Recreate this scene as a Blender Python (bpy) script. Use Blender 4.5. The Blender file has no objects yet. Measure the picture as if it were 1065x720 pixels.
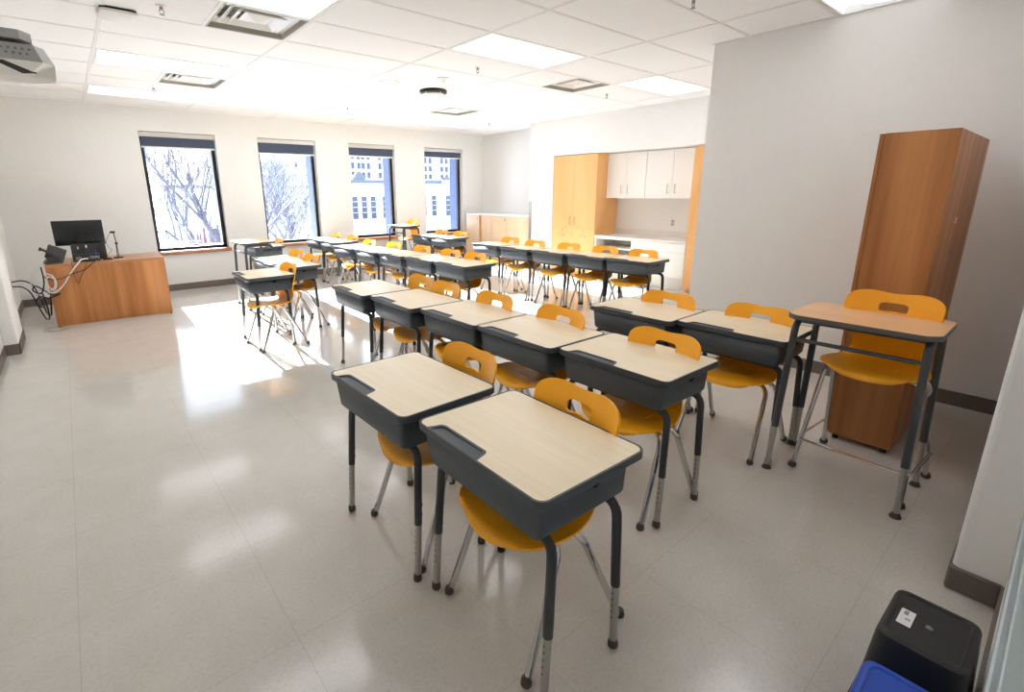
import bpy, bmesh, math, random
from mathutils import Vector, Matrix
from mathutils import noise as mnoise
from mathutils.geometry import tessellate_polygon

random.seed(7)
PI = math.pi
scene = bpy.context.scene
COL = scene.collection

# ------------------------------------------------------------------ materials
def s2l(c):
    c = c / 255.0
    return c / 12.92 if c <= 0.04045 else ((c + 0.055) / 1.055) ** 2.4

def rgb(r, g, b):
    return (s2l(r), s2l(g), s2l(b), 1.0)

class NT:
    """small helper around a node tree"""
    def __init__(self, name):
        self.m = bpy.data.materials.new(name)
        self.m.use_nodes = True
        self.t = self.m.node_tree
        self.t.nodes.clear()
        self.out = self.n('ShaderNodeOutputMaterial')
        self.b = self.n('ShaderNodeBsdfPrincipled')
        self.l(self.b.outputs[0], self.out.inputs[0])
    def n(self, typ, **kw):
        nd = self.t.nodes.new(typ)
        for k, v in kw.items():
            setattr(nd, k, v)
        return nd
    def l(self, a, b):
        self.t.links.new(a, b)
    def coords(self, scale=(1, 1, 1), kind='Object'):
        tc = self.n('ShaderNodeTexCoord')
        mp = self.n('ShaderNodeMapping')
        mp.inputs['Scale'].default_value = scale
        self.l(tc.outputs[kind], mp.inputs[0])
        return mp.outputs[0]
    def noise(self, vec, scale, detail=3.0, rough=0.5):
        nz = self.n('ShaderNodeTexNoise')
        nz.inputs['Scale'].default_value = scale
        nz.inputs['Detail'].default_value = detail
        nz.inputs['Roughness'].default_value = rough
        self.l(vec, nz.inputs['Vector'])
        return nz.outputs['Fac']
    def ramp(self, fac, stops, interp='LINEAR'):
        r = self.n('ShaderNodeValToRGB')
        r.color_ramp.interpolation = interp
        el = r.color_ramp.elements
        while len(el) < len(stops):
            el.new(0.5)
        for e, (p, c) in zip(el, stops):
            e.position = p
            e.color = c
        self.l(fac, r.inputs[0])
        return r.outputs[0]
    def mix(self, fac, a, b, mode='MIX'):
        m = self.n('ShaderNodeMix', data_type='RGBA', blend_type=mode)
        for sock, v in ((m.inputs[0], fac), (m.inputs[6], a), (m.inputs[7], b)):
            if hasattr(v, 'default_value') or hasattr(v, 'is_linked'):
                self.l(v, sock)
            else:
                sock.default_value = v
        return m.outputs[2]
    def bump(self, height, strength=0.1, dist=0.002):
        b = self.n('ShaderNodeBump')
        b.inputs['Strength'].default_value = strength
        b.inputs['Distance'].default_value = dist
        self.l(height, b.inputs['Height'])
        self.l(b.outputs[0], self.b.inputs['Normal'])
    def set(self, **kw):
        for k, v in kw.items():
            s = self.b.inputs[k.replace('_', ' ')]
            if hasattr(v, 'is_linked'):
                self.l(v, s)
            else:
                s.default_value = v
        return self

MATS = {}
def plain(name, c, rough=0.5, metal=0.0, speck=0.04, nscale=60.0, bump=0.0, spec=0.5):
    t = NT(name)
    v = t.coords()
    f = t.noise(v, nscale, 3)
    lo = tuple(x * (1 - speck) for x in c[:3]) + (1,)
    hi = tuple(min(1, x * (1 + speck)) for x in c[:3]) + (1,)
    t.set(Base_Color=t.ramp(f, [(0.3, lo), (0.7, hi)]), Roughness=rough, Metallic=metal, Specular_IOR_Level=spec)
    if bump:
        t.bump(f, bump, 0.0015)
    MATS[name] = t.m
    return t.m

def wood(name, dark, light, plank=5.0, grain=1.0, rough=0.4, axis='Z', gr=0.15):
    """wood veneer: broad strips of tone along the grain plus fine grain"""
    t = NT(name)
    if axis == 'Z':
        v1 = t.coords((plank, plank, 0.25)); v2 = t.coords((70 * grain, 70 * grain, 2.2))
    elif axis == 'Y':
        v1 = t.coords((plank, 0.25, plank)); v2 = t.coords((70 * grain, 2.2, 70 * grain))
    else:
        v1 = t.coords((0.25, plank, plank)); v2 = t.coords((2.2, 70 * grain, 70 * grain))
    a = t.noise(v1, 1.6, 2)
    b = t.noise(v2, 1.0, 4)
    mid = tuple((x + y) / 2 for x, y in zip(dark, light))
    base = t.ramp(a, [(0.32, dark), (0.5, mid), (0.68, light)])
    g = t.ramp(b, [(0.35, (1 - gr, 1 - gr * 1.1, 1 - gr * 1.2, 1)), (0.62, (1, 1, 1, 1))])
    t.set(Base_Color=t.mix(1.0, base, g, 'MULTIPLY'), Roughness=rough)
    MATS[name] = t.m
    return t.m

def floor_mat():
    t = NT('vinyl_tile_floor')
    v = t.coords()
    f1 = t.noise(t.coords((1, 1, 1)), 5.0, 5, 0.6)
    f2 = t.noise(t.coords((60, 90, 1)), 1.0, 4, 0.7)
    f3 = t.noise(t.coords((160, 120, 1)), 1.0, 2, 0.6)
    base = t.ramp(f1, [(0.3, rgb(205, 202, 195)), (0.7, rgb(212, 209, 203))])
    sp = t.ramp(f2, [(0.34, (0.90, 0.885, 0.87, 1)), (0.48, (0.985, 0.985, 0.985, 1)), (0.7, (1.02, 1.02, 1.02, 1))])
    sp2 = t.ramp(f3, [(0.3, (0.94, 0.935, 0.925, 1)), (0.5, (1, 1, 1, 1))])
    c = t.mix(1.0, t.mix(1.0, base, sp, 'MULTIPLY'), sp2, 'MULTIPLY')
    # seams every 0.58 m in x, 0.58 in y
    br = t.n('ShaderNodeTexBrick')
    br.offset = 0.0
    br.inputs['Scale'].default_value = 1.0
    br.inputs['Mortar Size'].default_value = 0.0011
    br.inputs['Mortar Smooth'].default_value = 0.2
    br.inputs['Brick Width'].default_value = 0.585
    br.inputs['Row Height'].default_value = 0.585
    br.inputs['Color1'].default_value = (1, 1, 1, 1)
    br.inputs['Color2'].default_value = (1, 1, 1, 1)
    br.inputs['Mortar'].default_value = (0.78, 0.76, 0.74, 1)
    mp = t.n('ShaderNodeMapping')
    mp.inputs['Location'].default_value = (0.205, 0.31, 0)
    tc = t.n('ShaderNodeTexCoord')
    t.l(tc.outputs['Object'], mp.inputs[0])
    t.l(mp.outputs[0], br.inputs['Vector'])
    c = t.mix(1.0, c, br.outputs['Color'], 'MULTIPLY')
    rr = t.ramp(t.noise(t.coords((1, 1, 1)), 2.2, 3), [(0.3, (0.105, 0.105, 0.105, 1)), (0.7, (0.145, 0.145, 0.145, 1))])
    t.set(Base_Color=c, Roughness=rr, Specular_IOR_Level=0.5)
    t.bump(t.noise(t.coords((1, 1, 1)), 14.0, 3), 0.03, 0.004)
    return t.m

def ceiling_mat():
    t = NT('acoustic_tile')
    f = t.noise(t.coords(), 160.0, 3, 0.7)
    t.set(Base_Color=t.ramp(f, [(0.36, rgb(236, 237, 238)), (0.55, rgb(243, 244, 245))]), Roughness=0.95, Specular_IOR_Level=0.1)
    t.bump(f, 0.2, 0.001)
    return t.m

def glass_mat():
    t = NT('window_glass')
    t.t.nodes.remove(t.b)
    tr = t.n('ShaderNodeBsdfTransparent'); tr.inputs[0].default_value = (0.93, 0.96, 1.0, 1)
    gl = t.n('ShaderNodeBsdfGlossy'); gl.inputs['Roughness'].default_value = 0.02
    fr = t.n('ShaderNodeFresnel'); fr.inputs[0].default_value = 1.3
    mx = t.n('ShaderNodeMixShader')
    t.l(fr.outputs[0], mx.inputs[0]); t.l(tr.outputs[0], mx.inputs[1]); t.l(gl.outputs[0], mx.inputs[2])
    t.l(mx.outputs[0], t.out.inputs[0])
    return t.m

def emit_mat(name, c, strength):
    t = NT(name)
    f = t.noise(t.coords(), 8.0, 1)
    t.set(Base_Color=t.ramp(f, [(0.3, (0.85, 0.85, 0.85, 1)), (0.7, (0.88, 0.88, 0.88, 1))]), Roughness=0.6)
    t.b.inputs['Emission Color'].default_value = c
    t.b.inputs['Emission Strength'].default_value = strength
    return t.m

def bark_mat():
    t = NT('bark_with_snow')
    f = t.noise(t.coords((1, 1, 1)), 9.0, 3)
    bark = t.ramp(f, [(0.3, rgb(70, 68, 76)), (0.7, rgb(96, 93, 102))])
    g = t.n('ShaderNodeNewGeometry')
    sx = t.n('ShaderNodeSeparateXYZ'); t.l(g.outputs['Normal'], sx.inputs[0])
    k = t.ramp(sx.outputs[2], [(0.3, (0, 0, 0, 1)), (0.62, (1, 1, 1, 1))])
    t.set(Base_Color=t.mix(k, bark, rgb(238, 241, 248)), Roughness=0.9)
    return t.m

M_FLOOR = floor_mat()
M_CEIL = ceiling_mat()
M_GRID = plain('grid_white', rgb(228, 228, 227), 0.5, speck=0.01)
M_WALL = plain('wall_paint', rgb(231, 231, 229), 0.7, speck=0.012, nscale=25, bump=0.02, spec=0.3)
M_TRIM = plain('rubber_base', rgb(112, 104, 97), 0.5, speck=0.05)
M_FRAME = plain('black_aluminium', rgb(34, 36, 42), 0.4, metal=0.3)
M_GLASS = glass_mat()
M_SILL = wood('sill_wood', rgb(172, 112, 72), rgb(196, 136, 92), 6, axis='X')
M_SHADE = plain('shade_fabric', rgb(70, 80, 102), 0.8, nscale=300, speck=0.1)
M_WHITE = plain('white_enamel', rgb(232, 231, 228), 0.4, speck=0.01)
M_FASC = plain('fascia_enamel', rgb(206, 204, 200), 0.45, speck=0.01)
M_CASE = plain('shaded_reveal_blue', rgb(60, 76, 114), 0.5, speck=0.05, nscale=6)  # bluish shade of the outer window reveal, put into the colour
M_HEM = plain('hem_bar_white', rgb(226, 228, 230), 0.4, speck=0.01)
M_CHAIR = plain('yellow_plastic', rgb(255, 176, 26), 0.40, speck=0.03, nscale=90)
M_CHROME = plain('chrome_tube', rgb(205, 205, 205), 0.16, metal=1.0, speck=0.02)
M_STEEL = plain('brushed_leg', rgb(176, 174, 170), 0.34, metal=0.9, speck=0.03, nscale=120)
M_GLIDE = plain('glide_rubber', rgb(74, 68, 62), 0.5)
M_DARK = plain('charcoal_tube', rgb(50, 54, 57), 0.38, speck=0.05)
M_BIN = plain('charcoal_plastic', rgb(70, 78, 84), 0.46, speck=0.10, nscale=420, bump=0.08)
M_LAM = wood('maple_laminate', rgb(240, 224, 192), rgb(245, 231, 203), 3.0, 0.8, 0.33, 'Y', 0.05)
M_TLAM = wood('tan_laminate', rgb(234, 186, 138), rgb(239, 197, 154), 3.0, 0.8, 0.36, 'Y', 0.05)
M_TEDGE = plain('grey_edge', rgb(92, 88, 86), 0.5)
M_TLEG = plain('grey_painted_leg', rgb(68, 70, 74), 0.35, speck=0.04)
M_MAPLE = wood('honey_maple', rgb(164, 102, 52), rgb(202, 140, 84), 5.5, 1.0, 0.42, 'Z', 0.08)
M_MAPLE_TOP = wood('honey_maple_top', rgb(172, 116, 72), rgb(196, 142, 96), 4.5, 1.0, 0.35, 'X', 0.08)
M_BEECH = wood('beech_veneer', rgb(228, 172, 110), rgb(236, 184, 124), 2.0, 0.8, 0.45, 'Z', 0.05)
M_PALE = wood('pale_maple', rgb(226, 196, 160), rgb(234, 206, 172), 2.0, 0.8, 0.45, 'Z', 0.04)
M_CABW = plain('white_melamine', rgb(230, 228, 223), 0.4, speck=0.008)
M_COUNTER = plain('counter_laminate', rgb(222, 219, 214), 0.35, speck=0.04, nscale=200)
M_NICKEL = plain('brushed_nickel', rgb(170, 165, 155), 0.35, metal=0.9)
M_BLACK = plain('black_plastic', rgb(24, 25, 27), 0.4, speck=0.06)
M_SCREEN = plain('monitor_shell', rgb(20, 25, 28), 0.28, speck=0.05, nscale=6)
M_GREYP = plain('grey_plastic', rgb(120, 124, 128), 0.45)
M_CABLEW = plain('white_cable', rgb(228, 226, 222), 0.45)
M_CABLEG = plain('grey_cable', rgb(150, 142, 134), 0.5)
M_COPPER = plain('copper_tie', rgb(150, 100, 80), 0.5)
M_BINB = plain('black_bin_plastic', rgb(30, 31, 33), 0.38, speck=0.08, nscale=200, bump=0.05)
M_BINBLUE = plain('blue_bin_plastic', rgb(28, 78, 190), 0.36, speck=0.04, nscale=80)
M_STICK = plain('sticker_paper', rgb(236, 236, 238), 0.5, speck=0.01)
M_INK = plain('ink_grey', rgb(96, 98, 104), 0.6)
M_PROJ = plain('projector_grey', rgb(166, 168, 168), 0.45, speck=0.02)
M_PROJD = plain('projector_slot', rgb(52, 52, 54), 0.5)
M_LENS = plain('lens_glass', rgb(14, 16, 22), 0.05)
M_DIFF = plain('diffuser_metal', rgb(228, 228, 226), 0.3, speck=0.01)
M_DIFFEDGE = plain('diffuser_collar', rgb(176, 174, 164), 0.5)
M_DUCT = plain('duct_dark', rgb(110, 110, 108), 0.7)
M_LIGHT = emit_mat('light_lens', (0.96, 0.98, 1.0, 1), 1.25)
M_LIGHT_LOW = emit_mat('light_lens_dim', (0.96, 0.98, 1.0, 1), 0.22)
M_REFL = emit_mat('light_reflector', (0.94, 0.975, 1.0, 1), 0.22)
M_ALU = plain('anodised_rail', rgb(172, 184, 188), 0.35, metal=0.6, speck=0.02)
M_BRASS = plain('sprinkler_metal', rgb(150, 146, 140), 0.35, metal=0.8)
M_SNOW = plain('snow', rgb(240, 243, 250), 0.9, speck=0.03, nscale=0.5)
M_BARK = bark_mat()
M_FACADE = plain('pale_stone', rgb(196, 196, 196), 0.9, speck=0.03, nscale=0.4)
M_FACADE2 = plain('pale_concrete', rgb(192, 196, 202), 0.9, speck=0.03, nscale=0.3)
M_FACADE3 = plain('grey_brick', rgb(150, 148, 150), 0.9, speck=0.05, nscale=0.5)
M_CORN = plain('grey_cornice', rgb(90, 94, 104), 0.8)
M_FWIN = plain('dark_pane', rgb(52, 60, 80), 0.4, speck=0.25, nscale=0.9)
M_SHRUB = plain('red_twig', rgb(112, 88, 94), 0.9, speck=0.2, nscale=3)

# ------------------------------------------------------------------ mesh builder
class MB:
    def __init__(self):
        self.v = []; self.f = []; self.mi = []; self.mats = []
        self.cur = 0
    def mat(self, m):
        if m not in self.mats:
            self.mats.append(m)
        self.cur = self.mats.index(m)
        return self
    def face(self, idx):
        self.f.append(tuple(idx)); self.mi.append(self.cur)
    def add(self, verts, faces):
        o = len(self.v)
        self.v += [tuple(p) for p in verts]
        for f in faces:
            self.face([i + o for i in f])
        return o
    def box(self, x0, x1, y0, y1, z0, z1):
        x0, x1 = sorted((x0, x1)); y0, y1 = sorted((y0, y1)); z0, z1 = sorted((z0, z1))
        self.add([(x0, y0, z0), (x1, y0, z0), (x1, y1, z0), (x0, y1, z0), (x0, y0, z1), (x1, y0, z1), (x1, y1, z1), (x0, y1, z1)],
                 [(0, 3, 2, 1), (4, 5, 6, 7), (0, 1, 5, 4), (1, 2, 6, 5), (2, 3, 7, 6), (3, 0, 4, 7)])
        return self
    def bbox(self, x0, x1, y0, y1, z0, z1, r=0.004, seg=2):
        """box with rounded edges"""
        x0, x1 = sorted((x0, x1)); y0, y1 = sorted((y0, y1)); z0, z1 = sorted((z0, z1))
        bm = bmesh.new()
        bmesh.ops.create_cube(bm, size=1.0)
        for v in bm.verts:
            v.co = Vector(((x0 + x1) / 2 + v.co.x * (x1 - x0), (y0 + y1) / 2 + v.co.y * (y1 - y0), (z0 + z1) / 2 + v.co.z * (z1 - z0)))
        r = min(r, 0.45 * min(x1 - x0, y1 - y0, z1 - z0))
        bmesh.ops.bevel(bm, geom=list(bm.edges), offset=r, segments=seg, affect='EDGES', profile=0.5)
        self.bm(bm)
        return self
    def bm(self, bm):
        bm.verts.index_update()
        o = len(self.v)
        self.v += [tuple(v.co) for v in bm.verts]
        for f in bm.faces:
            self.face([o + v.index for v in f.verts])
        bm.free()
    def prism(self, poly, z0, z1, cap0=True, cap1=True, top=None):
        """extrude an xy polygon (ccw) from z0 to z1; top = optional other outline"""
        n = len(poly); top = top or poly
        o = self.add([(p[0], p[1], z0) for p in poly] + [(p[0], p[1], z1) for p in top], [])
        for i in range(n):
            j = (i + 1) % n
            self.face((o + i, o + j, o + n + j, o + n + i))
        if cap0: self.face([o + i for i in reversed(range(n))])
        if cap1: self.face([o + n + i for i in range(n)])
        return self
    def ring(self, outer, inner, z0, z1):
        n = len(outer)
        o = self.add([(p[0], p[1], z0) for p in outer] + [(p[0], p[1], z1) for p in outer] +
                     [(p[0], p[1], z1) for p in inner] + [(p[0], p[1], z0) for p in inner], [])
        for i in range(n):
            j = (i + 1) % n
            for k in range(4):
                a = k * n; b = ((k + 1) % 4) * n
                self.face((o + a + i, o + a + j, o + b + j, o + b + i))
        return self
    def tube(self, pts, r, n=8, caps=True, radii=None):
        pts = [Vector(p) for p in pts]
        m = len(pts)
        tang = []
        for i in range(m):
            a = pts[max(0, i - 1)]; b = pts[min(m - 1, i + 1)]
            t = (b - a)
            tang.append(t.normalized() if t.length > 1e-9 else Vector((0, 0, 1)))
        up = Vector((0, 0, 1)) if abs(tang[0].z) < 0.9 else Vector((1, 0, 0))
        nrm = (up - tang[0] * up.dot(tang[0])).normalized()
        o = len(self.v)
        for i in range(m):
            if i:
                nrm = (nrm - tang[i] * nrm.dot(tang[i]))
                nrm = nrm.normalized() if nrm.length > 1e-6 else tang[i].orthogonal().normalized()
            bn = tang[i].cross(nrm)
            rr = radii[i] if radii else r
            for k in range(n):
                a = 2 * PI * k / n
                self.v.append(tuple(pts[i] + nrm * (math.cos(a) * rr) + bn * (math.sin(a) * rr)))
        for i in range(m - 1):
            for k in range(n):
                k2 = (k + 1) % n
                self.face((o + i * n + k, o + i * n + k2, o + (i + 1) * n + k2, o + (i + 1) * n + k))
        if caps:
            self.face([o + k for k in reversed(range(n))])
            self.face([o + (m - 1) * n + k for k in range(n)])
        return self
    def lathe(self, prof, c=(0, 0, 0), n=12):
        """prof = list of (r, z) upward"""
        o = len(self.v); m = len(prof)
        for r, z in prof:
            for k in range(n):
                a = 2 * PI * k / n
                self.v.append((c[0] + r * math.cos(a), c[1] + r * math.sin(a), c[2] + z))
        for i in range(m - 1):
            for k in range(n):
                k2 = (k + 1) % n
                self.face((o + i * n + k, o + i * n + k2, o + (i + 1) * n + k2, o + (i + 1) * n + k))
        self.face([o + k for k in reversed(range(n))])
        self.face([o + (m - 1) * n + k for k in range(n)])
        return self
    def xf(self, mat, start=0):
        for i in range(start, len(self.v)):
            self.v[i] = tuple(mat @ Vector(self.v[i]))
        return self
    def build(self, name, mat=None, parent=None, smooth=None, fix=False):
        me = bpy.data.meshes.new(name)
        me.from_pydata(self.v, [], self.f)
        mats = self.mats if self.mats else [mat]
        for m in mats:
            me.materials.append(m)
        if self.mats:
            me.polygons.foreach_set('material_index', self.mi)
        if fix:
            bm = bmesh.new(); bm.from_mesh(me)
            bmesh.ops.recalc_face_normals(bm, faces=list(bm.faces))
            bm.to_mesh(me); bm.free()
        if smooth is not None:
            me.polygons.foreach_set('use_smooth', [True] * len(me.polygons))
            me.set_sharp_from_angle(angle=math.radians(smooth))
        me.update()
        o = bpy.data.objects.new(name, me)
        COL.objects.link(o)
        if parent is not None:
            o.parent = parent
        return o

def mb(m=None):
    b = MB()
    if m: b.mat(m)
    return b

def rrect(x0, x1, y0, y1, r, n=5):
    """rounded rectangle, ccw"""
    p = []
    for cx, cy, a0 in ((x1 - r, y1 - r, 0), (x0 + r, y1 - r, 90), (x0 + r, y0 + r, 180), (x1 - r, y0 + r, 270)):
        for i in range(n + 1):
            a = math.radians(a0 + 90 * i / n)
            p.append((cx + r * math.cos(a), cy + r * math.sin(a)))
    return p

def fillet(pts, r, n=5):
    """polyline with rounded corners"""
    pts = [Vector(p) for p in pts]
    out = [pts[0]]
    for i in range(1, len(pts) - 1):
        p = pts[i]; a = (pts[i - 1] - p); b = (pts[i + 1] - p)
        la, lb = a.length, b.length
        a.normalize(); b.normalize()
        ang = a.angle(b)
        if ang > PI - 0.02:
            out.append(p); continue
        d = min(r / math.tan(ang / 2), 0.49 * la, 0.49 * lb)
        p0 = p + a * d; p1 = p + b * d
        for k in range(n + 1):
            t = k / n
            out.append(p0 * (1 - t) ** 2 + p * 2 * t * (1 - t) + p1 * t * t)
    out.append(pts[-1])
    return out

def smoothpath(pts, n=6):
    """Catmull-Rom through points"""
    P = [Vector(p) for p in pts]
    out = []
    for i in range(len(P) - 1):
        p0 = P[max(0, i - 1)]; p1 = P[i]; p2 = P[i + 1]; p3 = P[min(len(P) - 1, i + 2)]
        for k in range(n):
            t = k / n
            out.append(0.5 * ((2 * p1) + (p2 - p0) * t + (2 * p0 - 5 * p1 + 4 * p2 - p3) * t * t + (3 * p1 - p0 - 3 * p2 + p3) * t ** 3))
    out.append(P[-1])
    return out

# ------------------------------------------------------------------ object helpers
def tag(o, label, cat, group=None, kind=None):
    o['label'] = label; o['category'] = cat
    if group: o['group'] = group
    if kind: o['kind'] = kind
    return o

def thing(name, label, cat, loc=(0, 0, 0), rz=0.0, group=None):
    o = bpy.data.objects.new(name, None)
    o.empty_display_size = 0.1
    COL.objects.link(o)
    o.location = loc; o.rotation_euler = (0, 0, rz)
    return tag(o, label, cat, group)

def struct(o):
    o['kind'] = 'structure'
    return o

def copy_tree(o, parent=None):
    c = o.copy(); COL.objects.link(c)
    if parent is not None: c.parent = parent
    for ch in list(o.children):
        copy_tree(ch, c)
    return c

# ------------------------------------------------------------------ room data (metres, camera stands at x=y=0)
H = 2.711
XL, XR = -0.67, 7.55           # left wall, back right wall
YW = 8.98                      # window wall
XW = 4.62                      # near right wall
YE = 2.34                      # where it ends
XN = 6.95                      # closet wall face
YB = -0.06                     # wall beside the camera
GX0, GY0, GX, GY = -0.8056, 2.6614, 1.2192, 0.6096

# ---- floor
b = mb()
b.box(XL - 0.3, XR + 0.3, -0.5, YW + 0.02, -0.08, 0.0)
struct(b.build('floor', M_FLOOR))

# ---- walls
win = [(1.00, 2.016), (2.655, 3.647), (4.281, 5.263), (5.969, 6.975)]
WZ0, WZ1 = 0.62, 2.39
T = 0.36
b = mb()
xs = [XL - 0.3] + [v for w in win for v in w] + [XR + 0.3]
for i in range(0, len(xs), 2):
    b.box(xs[i], xs[i + 1], YW, YW + T, 0, H + 0.3)
for a, c in win:
    b.box(a, c, YW, YW + T, 0, WZ0)
    b.box(a, c, YW, YW + T, WZ1, H + 0.3)
struct(b.build('wall_far', M_WALL))
b = mb(); b.box(XL - 0.2, XL, -0.5, YW, 0, H + 0.3)
b.bbox(XL, XL + 0.105, 6.29, 6.95, 0, H, 0.012)
struct(b.build('wall_left', M_WALL))
b = mb()
b.box(XW, XR + 0.2, 0.08, YE, 0, H + 0.3)
struct(b.build('wall_right', M_WALL))
b = mb()
b.box(XR, XR + 0.2, YE, YW, 0, H + 0.3)
b.box(XN, XR, 6.275, 6.87, 0, H)
b.box(XN, XR, YE, 6.275, 2.098, H)
struct(b.build('wall_closet', M_WALL))
b = mb()
b.bbox(2.38, XW + 0.3, -0.5, 0.08, 0, H, 0.02, 3)
struct(b.build('wall_corner', M_WALL))
b = mb(); b.box(XL - 0.2, 2.40, -0.5, YB, 0, H + 0.3)
struct(b.build('wall_near', M_WALL))

# ---- rubber baseboards
BH, BT = 0.102, 0.008
b = mb(); b.box(XL, 6.99, YW - BT, YW, 0, BH); b.box(XL, 6.99, YW - BT - 0.006, YW, 0, 0.012)
struct(b.build('baseboard_far', M_TRIM))
b = mb(); b.box(XL, XL + BT, 0, 6.29, 0, BH); b.box(XL, XL + BT, 6.95, YW, 0, BH)
b.box(XL, XL + 0.105 + BT, 6.29 - BT, 6.29, 0, BH); b.box(XL + 0.105, XL + 0.105 + BT, 6.29 - BT, 6.95 + BT, 0, BH)
b.box(XL, XL + 0.105 + BT, 6.95, 6.95 + BT, 0, BH)
struct(b.build('baseboard_left', M_TRIM))
b = mb(); b.box(XW - BT, XW, 0.09, YE + BT, 0, BH); b.box(XW - BT, XN, YE, YE + BT, 0, BH)
struct(b.build('baseboard_right', M_TRIM))
b = mb(); b.bbox(2.38 - BT, 2.5, YB, 0.08 + BT, 0, BH, 0.012, 3); b.box(2.40, XW, 0.08, 0.08 + BT, 0, BH)
struct(b.build('baseboard_corner', M_TRIM))
b = mb(); b.box(XL, 2.372, YB, YB + BT, 0, BH)
struct(b.build('baseboard_near', M_TRIM))
b = mb(); b.box(XN - BT, XN, 6.275, 6.87, 0, BH)
struct(b.build('baseboard_closet', M_TRIM))
# stainless corner guard on the wall corner by the low cabinet
b = mb(); b.box(XN - 0.003, XN + 0.0, 6.80, 6.872, BH, 1.30); b.box(XN - 0.003, XN + 0.06, 6.87, 6.873, BH, 1.30)
struct(b.build('trim_1', M_STEEL))
# anodised rail along the wall beside the camera
b = mb()
b.bbox(0.35, 2.28, YB, YB + 0.024, 0.86, 0.915, 0.003)
b.bbox(0.35, 2.28, YB, YB + 0.033, 0.888, 0.902, 0.004)
b.box(0.35, 2.28, YB, YB + 0.012, 0.80, 0.86)
struct(b.build('trim_2', M_ALU))

# ---- ceiling: tiles between a lay-in grid
lights = [(1, -3), (3, -3), (1, 1), (1, 5), (1, 8), (3, 1), (3, 5), (3, 8), (5, 1), (5, 5), (5, 8)]  # first pair is out of view, added to light the near area
halfs = [(1, 2), (1, 6), (4, 2), (4, 6)]      # diffusers sit in the right half of these cells
b = mb(M_CEIL)
def cell(i, j):
    return GX0 + GX * i, GX0 + GX * (i + 1), GY0 + GY * j, GY0 + GY * (j + 1)
def tile(x0, x1, y0, y1):
    x0 = max(x0, XL - 0.1); x1 = min(x1, XR + 0.1); y0 = max(y0, -0.5); y1 = min(y1, YW + 0.1)
    if x1 - x0 < 0.02 or y1 - y0 < 0.02: return
    b.add([(x0, y0, H), (x1, y0, H), (x1, y1, H), (x0, y1, H), (x0, y0, H + 0.015), (x1, y0, H + 0.015), (x1, y1, H + 0.015), (x0, y1, H + 0.015)],
          [(0, 3, 2, 1), (4, 5, 6, 7)])
for i in range(0, 7):
    for j in range(-6, 11):
        if (i, j) in lights: continue
        x0, x1, y0, y1 = cell(i, j)
        if (i, j) in halfs: x1 -= GX / 2
        if (i, j) == (4, -3): x0 += GX / 2
        tile(x0, x1, y0, y1)
b.mat(M_GRID)
for i in range(0, 8):
    x = GX0 + GX * i
    b.box(x - 0.012, x + 0.012, -0.5, YW, H - 0.004, H + 0.02)
for j in range(-5, 11):
    y = GY0 + GY * j
    b.box(XL, XR, y - 0.012, y + 0.012, H - 0.0035, H + 0.019)
for (i, j) in halfs:
    x = GX0 + GX * (i + 0.5); y = GY0 + GY * j
    b.box(x - 0.012, x + 0.012, y, y + GY, H - 0.004, H + 0.02)
# wall angle
b.box(XL, XL + 0.022, -0.06, YW, H - 0.005, H); b.box(XL, XR, YW - 0.022, YW, H - 0.005, H)
b.box(XW - 0.022, XW, 0.08, YE + 0.022, H - 0.005, H); b.box(XN - 0.022, XN, YE, 6.87, H - 0.005, H); b.box(XR - 0.022, XR, 6.87, YW, H - 0.005, H)
# deck above the tiles
b.mat(M_DUCT)
b.box(XL - 0.3, XR + 0.3, -0.6, YW + T, H + 0.24, H + 0.30)
struct(b.build('ceiling', None))

# ---- recessed light fixtures
def make_light(name, w, d, lens=None):
    t = thing(name, '', 'ceiling light')
    o = mb()
    o.ring([(-w/2, -d/2), (w/2, -d/2), (w/2, d/2), (-w/2, d/2)], [(-w/2+.018, -d/2+.018), (w/2-.018, -d/2+.018), (w/2-.018, d/2-.018), (-w/2+.018, d/2-.018)], -0.002, 0.012)
    o.build('frame', M_WHITE, t)
    # arched reflector running along x
    o = mb(); n = 10
    hw = w/2 - .018; hd = d/2 - .018
    pr = []
    for k in range(n + 1):
        a = PI * k / n
        pr.append((-hd * math.cos(a), 0.012 + 0.085 * math.sin(a) ** 0.8))
    base = len(o.v)
    for y, z in pr:
        o.v.append((-hw, y, z)); o.v.append((hw, y, z))
    for k in range(n):
        o.face((base + 2*k, base + 2*k + 1, base + 2*k + 3, base + 2*k + 2))
    o.face([base + 2*k for k in range(n + 1)]); o.face([base + 2*k + 1 for k in reversed(range(n + 1))])
    o.build('reflector', M_LIGHT_LOW if lens else M_REFL, t, smooth=40)
    # lens: shallow trough hanging in the middle third
    o = mb(); n = 8
    ld = d * 0.30
    base = len(o.v)
    for k in range(n + 1):
        a = PI * k / n
        y = -ld * math.cos(a); z = 0.052 - 0.03 * math.sin(a)
        o.v.append((-hw + .002, y, z)); o.v.append((hw - .002, y, z))
    for k in range(n):
        o.face((base + 2*k, base + 2*k + 2, base + 2*k + 3, base + 2*k + 1))
    o.face([base, base + 2*n, base + 2*n + 1, base + 1])
    o.build('lens', lens or M_LIGHT, t, smooth=40)
    return t
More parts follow.
